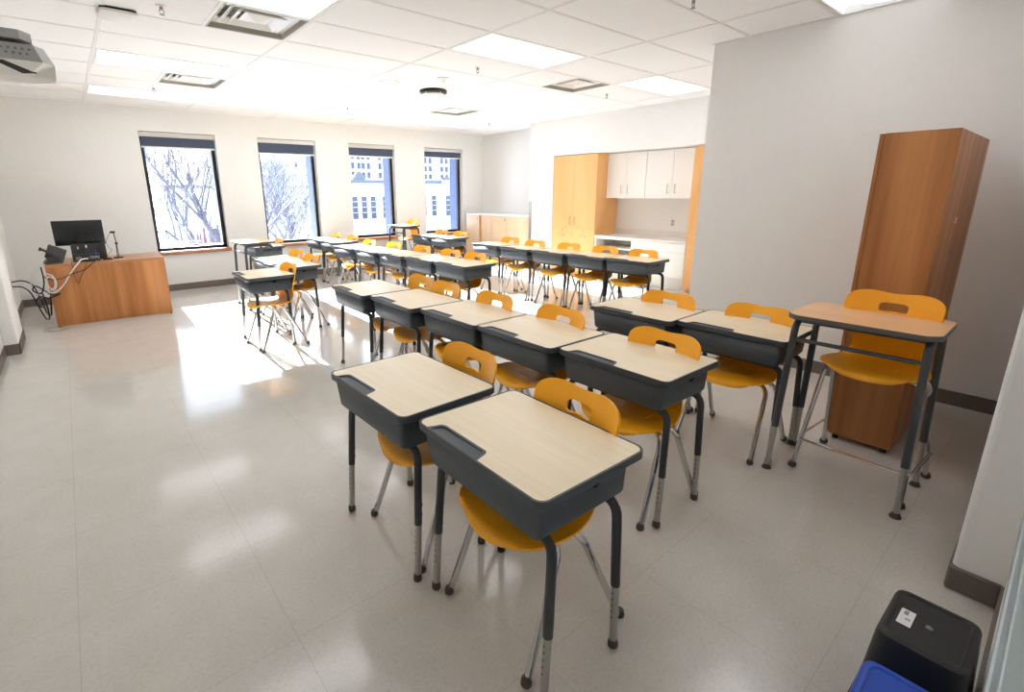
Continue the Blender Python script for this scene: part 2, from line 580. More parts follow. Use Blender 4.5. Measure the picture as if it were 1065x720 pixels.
LL = {
 (1, -3): 'unseen added ceiling light over the near end of the room, left of two',
 (3, -3): 'unseen added ceiling light over the near end of the room, right of two',
 (1, 1): 'recessed ceiling light just nearer than the big open air diffuser at top left',
 (1, 5): 'recessed ceiling light just nearer than the smaller left air diffuser',
 (1, 8): 'recessed ceiling light nearest the wall above the first window',
 (3, 1): 'recessed ceiling light with long dark edge at top centre of the ceiling',
 (3, 5): 'recessed ceiling light behind the black-rimmed ceiling disc',
 (3, 8): 'recessed ceiling light close to the window wall above the third window',
 (5, 1): 'recessed ceiling light nearest the closet wall, right of the right-hand diffuser',
 (5, 5): 'recessed ceiling light by the far closet wall, between the two right diffusers',
 (5, 8): 'recessed ceiling light in the far right corner of the ceiling',
}
l0 = make_light('ceiling_light', GX - 0.03, GY - 0.03)
for k, (i, j) in enumerate(lights):
    o = l0 if k == 0 else copy_tree(l0)
    x0, x1, y0, y1 = cell(i, j)
    o.location = ((x0 + x1) / 2, (y0 + y1) / 2, H)
    tag(o, LL[(i, j)], 'ceiling light', 'recessed lights in the ceiling grid')
o = make_light('ceiling_light', GX / 2 - 0.03, GY - 0.03, M_LIGHT_LOW)
x0, x1, y0, y1 = cell(4, -3)
o.location = (x0 + GX / 4, (y0 + y1) / 2, H)
tag(o, 'short square ceiling light against the top of the plain right wall', 'ceiling light', 'recessed lights in the ceiling grid')

# ---- supply air diffusers
def make_diffuser():
    t = thing('air_diffuser', '', 'air vent')
    s = GX / 4 - 0.014
    sq = lambda a: [(-a, -a), (a, -a), (a, a), (-a, a)]
    o = mb()
    # open plenum: sides going up
    o.ring(sq(s), sq(s - 0.012), -0.003, 0.0)
    a = s - .012
    o.add([(p[0], p[1], -0.001) for p in sq(a)] + [(p[0], p[1], 0.040) for p in sq(a)],
          [(0, 4, 5, 1), (1, 5, 6, 2), (2, 6, 7, 3), (3, 7, 4, 0)])
    o.build('collar', M_DIFFEDGE, t)
    for k, (r0, r1, z0, z1) in enumerate(((a, 0.215, 0.036, 0.060), (0.222, 0.165, 0.020, 0.052), (0.17, 0.115, 0.008, 0.040))):
        o = mb()
        o.add([(p[0], p[1], z0) for p in sq(r0)] + [(p[0], p[1], z1) for p in sq(r1)] + [(p[0], p[1], z0 + .006) for p in sq(r0)] + [(p[0], p[1], z1 + .006) for p in sq(r1)],
              [(0, 4, 5, 1), (1, 5, 6, 2), (2, 6, 7, 3), (3, 7, 4, 0), (8, 9, 13, 12), (9, 10, 14, 13), (10, 11, 15, 14), (11, 8, 12, 15),
               (0, 1, 9, 8), (1, 2, 10, 9), (2, 3, 11, 10), (3, 0, 8, 11)])
        o.build('vane', M_DIFF, t)
    o = mb()   # centre cone, an inverted pyramid plate
    o.add([(p[0], p[1], 0.030) for p in sq(0.10)] + [(0, 0, 0.004)] + [(p[0], p[1], 0.035) for p in sq(0.10)],
          [(1, 0, 4), (2, 1, 4), (3, 2, 4), (0, 3, 4), (5, 6, 7, 8), (0, 1, 6, 5), (1, 2, 7, 6), (2, 3, 8, 7), (3, 0, 5, 8)])
    o.build('core', M_DIFF, t)
    o = mb(); o.box(-a, a, -a, a, 0.125, 0.13)
    o.add([(p[0], p[1], 0.040) for p in sq(a)] + [(p[0], p[1], 0.126) for p in sq(a)], [(0, 4, 5, 1), (1, 5, 6, 2), (2, 6, 7, 3), (3, 7, 4, 0)])
    o.build('duct_box', M_DIFF, t)
    return t
DL = ['large square air diffuser at the top left of the ceiling', 'square air diffuser above the first window on the left',
      'square air diffuser on the right half of the ceiling, nearer of the right two', 'small looking square air diffuser farthest back, beyond the black-rimmed disc']
d0 = make_diffuser()
for k, (i, j) in enumerate(halfs):
    o = d0 if k == 0 else copy_tree(d0)
    x0, x1, y0, y1 = cell(i, j)
    o.location = (x0 + GX * 0.75, (y0 + y1) / 2, H)
    tag(o, DL[k], 'air vent', 'square air diffusers')

# ---- sprinklers and other ceiling devices
t = thing('sprinkler_head', '', 'sprinkler')
o = mb(); o.lathe([(0.034, 0.0), (0.034, -0.003), (0.020, -0.007)][::-1], n=14); o.build('escutcheon', M_WHITE, t, smooth=40)
o = mb(); o.lathe([(0.010, -0.026), (0.012, -0.02), (0.011, -0.006)], n=10)
for s in (-1, 1):
    o.tube([(0.009 * s, 0, -0.02), (0.016 * s, 0, -0.032), (0.009 * s, 0, -0.046), (0, 0, -0.052)], 0.0028, 6)
o.build('body', M_BRASS, t, smooth=40)
o = mb(); o.lathe([(0.004, -0.050), (0.017, -0.054), (0.017, -0.0555), (0.003, -0.058)][::-1], n=14); o.build('deflector', M_BRASS, t, smooth=40)
SP = [(0.72, 4.21, 'ceiling sprinkler left of the large top-left air diffuser'), (1.04, 7.28, 'ceiling sprinkler just beyond the smaller left air diffuser'),
      (3.47, 7.22, 'ceiling sprinkler between the second and third windows'), (3.48, 4.21, 'ceiling sprinkler beyond the top centre light, before the white cone sensor'),
      (5.71, 4.27, 'ceiling sprinkler just right of the right-hand air diffuser'), (6.25, 7.24, 'ceiling sprinkler in the far right corner of the ceiling'),
      (3.46, 1.93, 'ceiling sprinkler at the very top edge above the plain right wall')]
for k, (x, y, lb) in enumerate(SP):
    o = t if k == 0 else copy_tree(t)
    o.location = (x, y, H); tag(o, lb, 'sprinkler', 'pendent sprinkler heads')

t = thing('occupancy_sensor', 'small white cone-shaped sensor on the ceiling before the black-rimmed disc', 'ceiling sensor', (3.48, 4.81, H))
o = mb(); o.lathe([(0.008, -0.045), (0.022, -0.04), (0.045, -0.016), (0.062, -0.012), (0.064, 0)], n=20); o.build('housing', M_WHITE, t, smooth=40)
o = mb(); o.lathe([(0.004, -0.052), (0.012, -0.049), (0.014, -0.043)], n=12); o.build('lens', M_HEM, t, smooth=40)
t = thing('smoke_detector', 'round ceiling disc with a broad black rim and white dome', 'ceiling disc', (3.78, 5.44, H))
o = mb(); o.lathe([(0.150, -0.045), (0.168, -0.035), (0.172, -0.01), (0.160, 0)], n=28); o.build('rim', M_BLACK, t, smooth=30)
o = mb(); o.lathe([(0.05, -0.085), (0.10, -0.078), (0.132, -0.055), (0.135, -0.04)], n=28); o.build('dome', M_WHITE, t, smooth=40)
for k in range(3):
    a = math.radians(200 + 70 * k)
    o = mb(); o.lathe([(0.006, -0.05), (0.010, -0.045), (0.010, -0.03)], (0.152 * math.cos(a), 0.152 * math.sin(a), 0), 8); o.build('lamp', M_HEM, t, smooth=40)
t = thing('ceiling_speaker', 'flat round white speaker grille flush in the ceiling tile', 'speaker', (3.13, 5.38, H))
o = mb(); o.lathe([(0.10, -0.006), (0.115, -0.004), (0.118, 0)], n=28); o.build('grille', M_WHITE, t, smooth=40)
o = mb(); o.ring([(0.128 * math.cos(2*PI*k/28), 0.128 * math.sin(2*PI*k/28)) for k in range(28)], [(0.116 * math.cos(2*PI*k/28), 0.116 * math.sin(2*PI*k/28)) for k in range(28)], -0.007, 0.0); o.build('bezel', M_GRID, t)
t = thing('wireless_access_point', 'white access point with black mount hanging at top left of ceiling', 'access point', (0.50, 4.52, H))
o = mb(); o.prism(rrect(-0.105, 0.105, -0.105, 0.105, 0.03), -0.016, 0); o.build('mount', M_BLACK, t)
o = mb(); o.prism(rrect(-0.11, 0.11, -0.11, 0.11, 0.04), -0.032, -0.016); o.prism(rrect(-0.075, 0.075, -0.075, 0.075, 0.03), -0.05, -0.032, top=rrect(-0.11, 0.11, -0.11, 0.11, 0.04)); o.build('shell', M_WHITE, t, smooth=30)

# ------------------------------------------------------------------ windows
def window(n, a, c):
    W = bpy.data.objects.new('window_%d' % n, None); COL.objects.link(W)
    W['kind'] = 'structure'
    W.location = ((a + c) / 2, YW, WZ0)
    w = c - a; h = WZ1 - WZ0
    yf = 0.115                                     # frame set back from the inner wall face
    fr = mb()
    ft = 0.055
    for (x0, x1, z0, z1) in ((-w/2, -w/2 + ft, 0, h), (w/2 - ft, w/2, 0, h), (-w/2, w/2, 0, ft * 0.9), (-w/2, w/2, h - ft, h)):
        fr.bbox(x0, x1, yf, yf + 0.06, z0, z1, 0.003)
    fr.build('window_frame', M_FRAME, W)
    g = mb(); g.box(-w/2 + ft, w/2 - ft, yf + 0.028, yf + 0.034, ft * .9, h - ft); g.build('pane', M_GLASS, W)
    s = mb(); s.bbox(-w/2 - 0.03, w/2 + 0.03, -0.035, 0.002, -0.052, 0.004, 0.004); s.box(-w/2, w/2, 0.0, yf, -0.004, 0.004)
    s.build('window_sill', M_SILL, W)
    # roller shade: fascia, cloth, hem bar
    f = mb(); f.bbox(-w/2 + .004, w/2 - .004, 0.012, 0.09, h - 0.072, h - 0.008, 0.004); f.build('shade_fascia', M_FASC, W)
    drop = {1: 0.205, 2: 0.23, 3: 0.21, 4: 0.175}[n]
    sh = mb(); sh.box(-w/2 + .02, w/2 - .02, 0.048, 0.050, h - drop, h - 0.06); sh.build('roller_shade', M_SHADE, W)
    hb = mb(); hb.bbox(-w/2 + .018, w/2 - .018, 0.043, 0.055, h - drop - 0.025, h - drop, 0.003); hb.build('hem_bar', M_HEM, W)
    cs = mb()  # added lining, its dark blue stands for shade on the outer reveal
    for (x0, x1, z0, z1) in ((-w/2 - .001, -w/2 + .012, 0, h), (w/2 - .012, w/2 + .001, 0, h), (-w/2, w/2, h - .012, h + .001)):
        cs.box(x0, x1, yf + 0.06, T + 0.12, z0, z1)
    cs.build('shaded_casing', M_CASE, W)
    lk = mb(); lk.bbox(w/2 - ft + .008, w/2 - .012, yf - 0.018, yf, 0.62, 0.68, 0.003); lk.build('latch', M_FRAME, W)
    return W
for k, (a, c) in enumerate(win):
    window(k + 1, a, c)

# ------------------------------------------------------------------ student desks
DH = 0.715
def make_desk():
    t = thing('student_desk', '', 'desk')
    X0, X1, Y0, Y1 = -0.2285, 0.2285, -0.305, 0.305
    outer = rrect(X0, X1, Y0, Y1, 0.035, 6)
    inner = rrect(X0 + .007, X1 - .007, Y0 + .007, Y1 - .007, 0.030, 6)
    # tabletop carrier: slab and raised edge
    o = mb()
    low = rrect(X0 + .006, X1 - .006, Y0 + .006, Y1 - .006, 0.032, 6)
    o.prism(low, DH - .030, DH - .024, top=outer)
    o.prism(outer, DH - .024, DH - .004)
    o.ring(outer, inner, DH - .004, DH + .0005)
    o.build('tabletop', M_BIN, t, smooth=30)
    # laminate with a notch for the pencil tray along the front edge (local -x)
    ty0, ty1, tx = -0.02, 0.225, X0 + 0.058
    xi = X0 + .007
    poly = [(xi, ty0 - .012), (tx - .006, ty0 + .004), (tx, ty0 + .014), (tx, ty1 - .020), (tx - .008, ty1 - .006), (xi, ty1 + .012)]
    i2 = rrect(X0 + .0075, X1 - .0075, Y0 + .0075, Y1 - .0075, 0.030, 6)
    # ccw ring starts at (x1,y1) corner, goes x0y1, x0y0, x1y0 : insert the notch between x0y1 and x0y0 corners
    k = 2 * 7
    lam = i2[:k] + [(xi + .0005, ty1 + .012)] + list(reversed(poly[1:-1])) + [(xi + .0005, ty0 - .012)] + i2[k:]
    o = mb()
    n = len(lam)
    o.add([(p[0], p[1], DH - .004) for p in lam] + [(p[0], p[1], DH) for p in lam], [])
    for i in range(n):
        j = (i + 1) % n
        o.face((i, j, n + j, n + i))
    for tri in tessellate_polygon([[Vector((p[0], p[1], 0)) for p in lam]]):
        a_, b_, c_ = tri
        A, B, C_ = lam[a_], lam[b_], lam[c_]
        cr = (B[0] - A[0]) * (C_[1] - A[1]) - (B[1] - A[1]) * (C_[0] - A[0])
        o.face((n + a_, n + b_, n + c_) if cr > 0 else (n + a_, n + c_, n + b_))
    o.build('laminate', M_LAM, t)
    # pencil tray: shallow dish with a raised rim
    o = mb()
    out = [(X0 + .004, ty0 - .014), (tx - .004, ty0 + .002), (tx + .003, ty0 + .012), (tx + .003, ty1 - .018), (tx - .006, ty1 - .003), (X0 + .004, ty1 + .014)]
    out2 = [(X0 + .010, ty0 + .001), (tx - .011, ty0 + .010), (tx - .006, ty0 + .018), (tx - .006, ty1 - .026), (tx - .013, ty1 - .013), (X0 + .010, ty1 - .001)]
    o.ring(out, out2, DH - .004, DH + .0016)
    o.add([(p[0], p[1], DH - .0032) for p in out2], [(0, 1, 2, 3, 4, 5)])
    o.build('pencil_tray', M_BIN, t, smooth=30, fix=True)
    # book box: tapered tub open towards the pupil
    o = mb()
    r = 0.022
    tz, bz = DH - .026, 0.563
    def loop(ix, iy, z, rr):
        return [(p[0], p[1], z) for p in rrect(X0 + ix, X1 - 0.042, Y0 + iy, Y1 - iy, rr, 4)]
    L = [loop(.012, .030, tz, .02), loop(.024, .038, bz + .012, .02), loop(.033, .046, bz, .018)]
    n = len(L[0])
    o.add(L[0] + L[1] + L[2], [])
    def backface(i, j):      # the two corners at +x are not walled: open book-box mouth
        xa = (L[0][i][0] + L[0][j][0]) / 2
        ya = abs((L[0][i][1] + L[0][j][1]) / 2)
        return xa > X1 - 0.05 and ya < 0.24
    for a in range(2):
        for i in range(n):
            j = (i + 1) % n
            if not backface(i, j):
                o.face((a * n + i, a * n + j, (a + 1) * n + j, (a + 1) * n + i))
    o.face([2 * n + i for i in range(n)])
    me = o.build('book_box', M_BIN, t, smooth=40, fix=True)
    md = me.modifiers.new('s', 'SOLIDIFY'); md.thickness = 0.004; md.offset = -1
    bake(me)
    for s in (-1, 1):       # bag hook slot on each side
        o = mb()
        yy = s * (0.305 - 0.0318)
        o.add([(-0.004, yy, .668), (.052, yy, .668), (.040, yy, .661), (.030, yy, .650), (.018, yy, .650), (.008, yy, .661),
               (-0.004, yy + s * .0035, .668), (.052, yy + s * .0035, .668), (.040, yy + s * .0035, .661), (.030, yy + s * .0035, .650), (.018, yy + s * .0035, .650), (.008, yy + s * .0035, .661)],
              [(0, 1, 2, 3, 4, 5), (6, 7, 8, 9, 10, 11)] + [(i, (i + 1) % 6, 6 + (i + 1) % 6, 6 + i) for i in range(6)])
        o.build('hook_slot', M_LENS, t, fix=True)
    # legs: front and rear inverted U of dark tube, each half a leg, with silver telescopic end
    for (xt, xf) in ((-0.145, -0.178), (0.140, 0.152)):
        for s in (-1, 1):
            o = mb()
            top = Vector((xt, s * 0.250, 0.549)); foot = Vector((xf, s * 0.287, 0.0))
            pts = fillet([(xt, 0, 0.549), (xt, s * 0.272, 0.549), tuple(Vector((xt, s * .278, 0.549)).lerp(foot, 0.55))], 0.055, 6)
            o.tube(pts, 0.0155, 10)
            lg = o.build('leg', M_DARK, t, smooth=40)
            mid = Vector((xt, s * .278, 0.549)).lerp(foot, 0.55)
            d = (foot - mid).normalized()
            o = mb()
            o.tube([tuple(mid - d * .01), tuple(foot - d * 0.022)], 0.0133, 10)
            ins = o.build('leg_insert', M_STEEL, lg, smooth=40)
            o = mb()
            for q in range(5):     # adjuster holes facing outwards
                c = mid + d * (0.025 + 0.024 * q)
                o.lathe([(0.0032, 0.0), (0.0032, 0.0012)], (0, 0, 0), 8)
                o.xf(Matrix.Translation(c + Vector((-s * 0.0 - 0.0, 0, 0)) + Vector((-0.0126, 0, 0))) @ Matrix.Rotation(-PI / 2, 4, 'Y'), len(o.v) - 16)
            o.build('adjuster_holes', M_GLIDE, lg)
            o = mb()
            for q in (0.035, 0.075):
                c = mid - d * q + Vector((0.0145, 0, 0))
                k0 = len(o.v)
                o.lathe([(0.005, 0), (0.005, 0.002), (0.0035, 0.0045)], (0, 0, 0), 8)
                o.xf(Matrix.Translation(c) @ Matrix.Rotation(PI / 2, 4, 'Y'), k0)
            o.build('bolts', M_BLACK, lg)
            o = mb()
            o.lathe([(0.0125, 0.0), (0.0168, 0.004), (0.0176, 0.013), (0.0162, 0.024), (0.0146, 0.032)], tuple(foot), 12)
            o.build('foot_glide', M_GLIDE, lg, smooth=50)
    return t

def bake(o):
    dg = bpy.context.evaluated_depsgraph_get()
    dg.update()
    me = bpy.data.meshes.new_from_object(o.evaluated_get(dg))
    me.name = o.name
    o.modifiers.clear()
    o.data = me
    return o

# ------------------------------------------------------------------ chairs
def shell_mesh(t, sz=0.44, bend=1.0):
    """one-piece seat and back with wavy top and handle slot; faces -x"""
    prof = [(-0.222, sz - .030), (-0.214, sz - .012), (-0.19, sz - .001), (-0.13, sz + .004), (-0.05, sz), (0.03, sz - .005), (0.10, sz - .002),
            (0.145, sz + .020), (0.170, sz + .065), (0.183, sz + .13), (0.203, sz + .20), (0.219, sz + .27), (0.236, sz + .335), (0.248, sz + .368)]
    wid = [0.110, 0.150, 0.178, 0.208, 0.216, 0.205, 0.182, 0.162, 0.150, 0.152, 0.176, 0.196, 0.194, 0.176]
    P = smoothpath([(x, 0, z) for x, z in prof], 4)
    Wd = [p.x for p in smoothpath([(w, 0, 0) for w in wid], 4)]
    nu = len(P); nv = 29
    tot = []
    acc = 0
    for i in range(nu):
        if i: acc += (P[i] - P[i - 1]).length
        tot.append(acc)
    SB = [i for i in range(nu)]
    def pt(i, s):
        p = P[i].copy(); w = Wd[i]
        u = tot[i] / acc
        zz = (p.z - sz)
        back = max(0.0, min(1.0, (zz - 0.02) / 0.16))
        y = s * w
        a = abs(s)
        # rounded top corners and the shallow wave of the top edge
        if zz > 0.30:
            k = (zz - 0.30) / 0.068
            p.z -= k * (0.020 * (a ** 6)) + k * 0.013 * math.exp(-((s + 0.0) / 0.42) ** 2)
        # rounded front lip
        fr = max(0.0, (0.10 - u) / 0.10)
        p.x += 0.030 * fr * a ** 2.2
        # dish
        p.z += (1 - back) * (0.010 * a ** 2 - 0.012 * math.exp(-((p.x + .02) / .12) ** 2) * (1 - a ** 2))
        p.x -= back * 0.040 * a ** 2 * (0.55 + 0.45 * min(1, zz / .3))
        return Vector((p.x, y, p.z))
    o = mb()
    grid = [[pt(i, -1 + 2 * j / (nv - 1)) for j in range(nv)] for i in range(nu)]
    # normals
    def nrm(i, j):
        a = grid[min(nu - 1, i + 1)][j] - grid[max(0, i - 1)][j]
        c = grid[i][min(nv - 1, j + 1)] - grid[i][max(0, j - 1)]
        return a.cross(c).normalized()
    th = 0.0042
    for sgn in (1, -1):
        for i in range(nu):
            for j in range(nv):
                o.v.append(tuple(grid[i][j] + nrm(i, j) * th * sgn))
    N = nu * nv
    for i in range(nu - 1):
        for j in range(nv - 1):
            a = i * nv + j
            o.face((a, a + nv, a + nv + 1, a + 1))
            o.face((N + a, N + a + 1, N + a + nv + 1, N + a + nv))
    for i in range(nu - 1):
        a = i * nv; o.face((a, N + a, N + a + nv, a + nv))
        a = i * nv + nv - 1; o.face((a, a + nv, N + a + nv, N + a))
    for j in range(nv - 1):
        a = j; o.face((a, a + 1, N + a + 1, N + a))
        a = (nu - 1) * nv + j; o.face((a, N + a, N + a + 1, a + 1))
    sh = o.build('seat_shell', M_CHAIR, t, fix=True)
    # handle slot with a bulging lower edge
    zc = sz + 0.289
    half = []
    m = 30
    poly = []
    for k in range(m):
        a = 2 * PI * k / m
        y = 0.059 * math.copysign(abs(math.cos(a)) ** 0.6, math.cos(a))
        z = 0.0235 * math.copysign(abs(math.sin(a)) ** 0.75, math.sin(a))
        z += 0.006 * math.cos(y / 0.059 * PI) * (1 if z < 0 else -0.25)
        poly.append((y, z))
    cu = mb()
    x0, x1 = 0.05, 0.35
    cu.add([(x0, y, zc + z) for y, z in poly] + [(x1, y, zc + z) for y, z in poly], [])
    for k in range(m):
        cu.face((k, (k + 1) % m, m + (k + 1) % m, m + k))
    cu.face(list(range(m))); cu.face([m + k for k in reversed(range(m))])
    c = cu.build('cut', M_CHAIR, None, fix=True)
    md = sh.modifiers.new('b', 'BOOLEAN'); md.operation = 'DIFFERENCE'; md.object = c; md.solver = 'EXACT'
    bake(sh)
    bpy.data.objects.remove(c)
    me = sh.data
    me.materials.clear(); me.materials.append(M_CHAIR)
    me.polygons.foreach_set('material_index', [0] * len(me.polygons))
    me.polygons.foreach_set('use_smooth', [True] * len(me.polygons))
    me.set_sharp_from_angle(angle=math.radians(42))
    return sh

def make_chair():
    t = thing('school_chair', '', 'chair')
    sz = 0.44
    shell_mesh(t, sz)
    for (xt, xf, zt) in ((-0.035, -0.205, sz - .024), (0.020, 0.235, sz - .030)):
        for s in (-1, 1):
            o = mb()
            foot = Vector((xf, s * 0.222, 0.0))
            kn = Vector((xt + (xf - xt) * .10, s * 0.196, zt))
            d = (foot - kn).normalized()
            pts = fillet([(xt, 0, zt), tuple(kn), tuple(foot - d * .02)], 0.07, 7)
            o.tube(pts, 0.0128, 9)
            lg = o.build('leg', M_CHROME, t, smooth=40)
            o = mb()
            o.lathe([(0.013, 0.0), (0.0175, 0.004), (0.0182, 0.013), (0.016, 0.024), (0.0138, 0.029)], tuple(foot), 12)
            o.build('foot_glide', M_GLIDE, lg, smooth=50)
    o = mb()
    o.bbox(-0.07, 0.055, -0.08, 0.08, sz - .018, sz - .004, 0.004)
    o.build('seat_bracket', M_CHAIR, t)
    return t

def make_tall_chair():
    t = thing('tall_school_chair', '', 'tall chair')
    sz = 0.615
    sh = shell_mesh(t, sz)
    for v in sh.data.vertices:       # shorter, more upright shell than the low chairs
        v.co.x = -0.222 + (v.co.x + 0.222) * 0.88 - 0.105 * max(0.0, min(1.0, (v.co.z - sz - .03) / 0.2))
    for (xt, xf, zt) in ((-0.05, -0.195, sz - .024), (0.030, 0.240, sz - .030)):
        for s in (-1, 1):
            o = mb()
            foot = Vector((xf, s * 0.235, 0.0))
            kn = Vector((xt + (xf - xt) * .10, s * 0.198, zt))
            d = (foot - kn).normalized()
            o.tube(fillet([(xt, 0, zt), tuple(kn), tuple(foot - d * .02)], 0.07, 7), 0.0118, 9)
            lg = o.build('leg', M_CHROME, t, smooth=40)
            o = mb()
            o.lathe([(0.013, 0.0), (0.020, 0.005), (0.0215, 0.014), (0.018, 0.026), (0.0125, 0.032)], tuple(foot), 12)
            o.build('foot_glide', M_GLIDE, lg, smooth=50)
    o = mb()
    z = 0.165
    def at(xt, xf, s):
        k = 1 - z / (sz - .027)
        return (xt + (xf - xt) * (.10 + .9 * k), s * (0.198 + 0.037 * k))
    fx, fy = at(-0.05, -0.195, 1); rx, ry = at(0.03, 0.24, 1)
    o.tube(fillet([(rx + .0, ry + .016, z), (fx - .018, fy + .018, z), (fx - .018, -fy - .018, z), (rx, -ry - .016, z)], 0.04, 6), 0.0075, 8)
    o.build('footrest', M_CHROME, t, smooth=40)
    o = mb(); o.bbox(-0.08, 0.065, -0.08, 0.08, sz - .018, sz - .004, 0.004)
    o.build('seat_bracket', M_CHAIR, t)
    return t

def make_tall_desk():
    t = thing('standing_desk', '', 'tall desk')
    h = 0.875
    X0, X1, Y0, Y1 = -0.215, 0.215, -0.295, 0.295
    # top: clipped front corners, tan laminate on a grey edge
    def outline(i):
        c = 0.045
        a0, a1, b0, b1 = X0 + i, X1 - i, Y0 + i, Y1 - i
        base = [(a1, b1 - c), (a1 - c, b1), (a0 + c, b1), (a0, b1 - c), (a0, b0 + c), (a0 + c, b0), (a1 - c, b0), (a1, b0 + c)]
        out = []
        for k in range(8):
            p = Vector(base[k]); q = Vector(base[k - 1]); r_ = Vector(base[(k + 1) % 8])
            for tt in (0.0, .5, 1.0):
                A = p + (q - p).normalized() * .014; B = p + (r_ - p).normalized() * .014
                v = A * (1 - tt) ** 2 + p * 2 * tt * (1 - tt) + B * tt * tt
                out.append((v.x, v.y))
        return out
    o = mb(); o.prism(outline(0), h - .025, h - .002); o.build('edge_band', M_TEDGE, t, smooth=30)
    o = mb(); o.prism(outline(.003), h - .002, h); o.build('tabletop', M_TLAM, t)
    for s in (-1, 1):
        for (xt, xf) in ((-0.165, -0.195), (0.165, 0.205)):
            foot = Vector((xf, s * 0.278, 0)); kn = Vector((xt, s * 0.255, h - .042))
            mid = kn.lerp(foot, 0.70); d = (foot - kn).normalized()
            o = mb(); o.tube(fillet([(0, s * .255, h - .042), tuple(kn), tuple(mid)], 0.06, 6), 0.0165, 10)
            lg = o.build('leg', M_TLEG, t, smooth=40)
            o = mb(); o.tube([tuple(mid - d * .01), tuple(foot - d * .012)], 0.0135, 10); o.build('leg_insert', M_STEEL, lg, smooth=40)
            o = mb(); o.lathe([(0.024, 0), (0.0245, 0.004), (0.018, 0.014), (0.015, 0.024)], tuple(foot), 14); o.build('foot_glide', M_GLIDE, lg, smooth=50)
    for (x, z, r) in ((-0.168, h - .135, .0105), (0.168, h - .085, .0105), (-0.11, h - .048, .0105)):
        o = mb(); o.tube([(x, -0.262, z), (x, 0.262, z)], r, 8); o.build('cross_rail', M_TLEG, t, smooth=40)
    return t

DESK = make_desk(); CHAIR = make_chair(); TCHAIR = make_tall_chair(); TDESK = make_tall_desk()
used = set()
def put(proto, x, y, rz, label, cat, group):
    o = proto if proto.name not in used else copy_tree(proto)
    used.add(proto.name)
    o.location = (x, y, 0); o.rotation_euler = (0, 0, math.radians(rz))
    tag(o, label, cat, group)
    return o

def desk(dx, yc, rz, label):
    put(DESK, dx + 0.2285, yc, rz, label, 'desk', 'student desks set out in rows')
def chair(x, y, rz, label):
    put(CHAIR, x - 0.03, y, rz, label, 'chair', 'yellow chairs at the student desks')

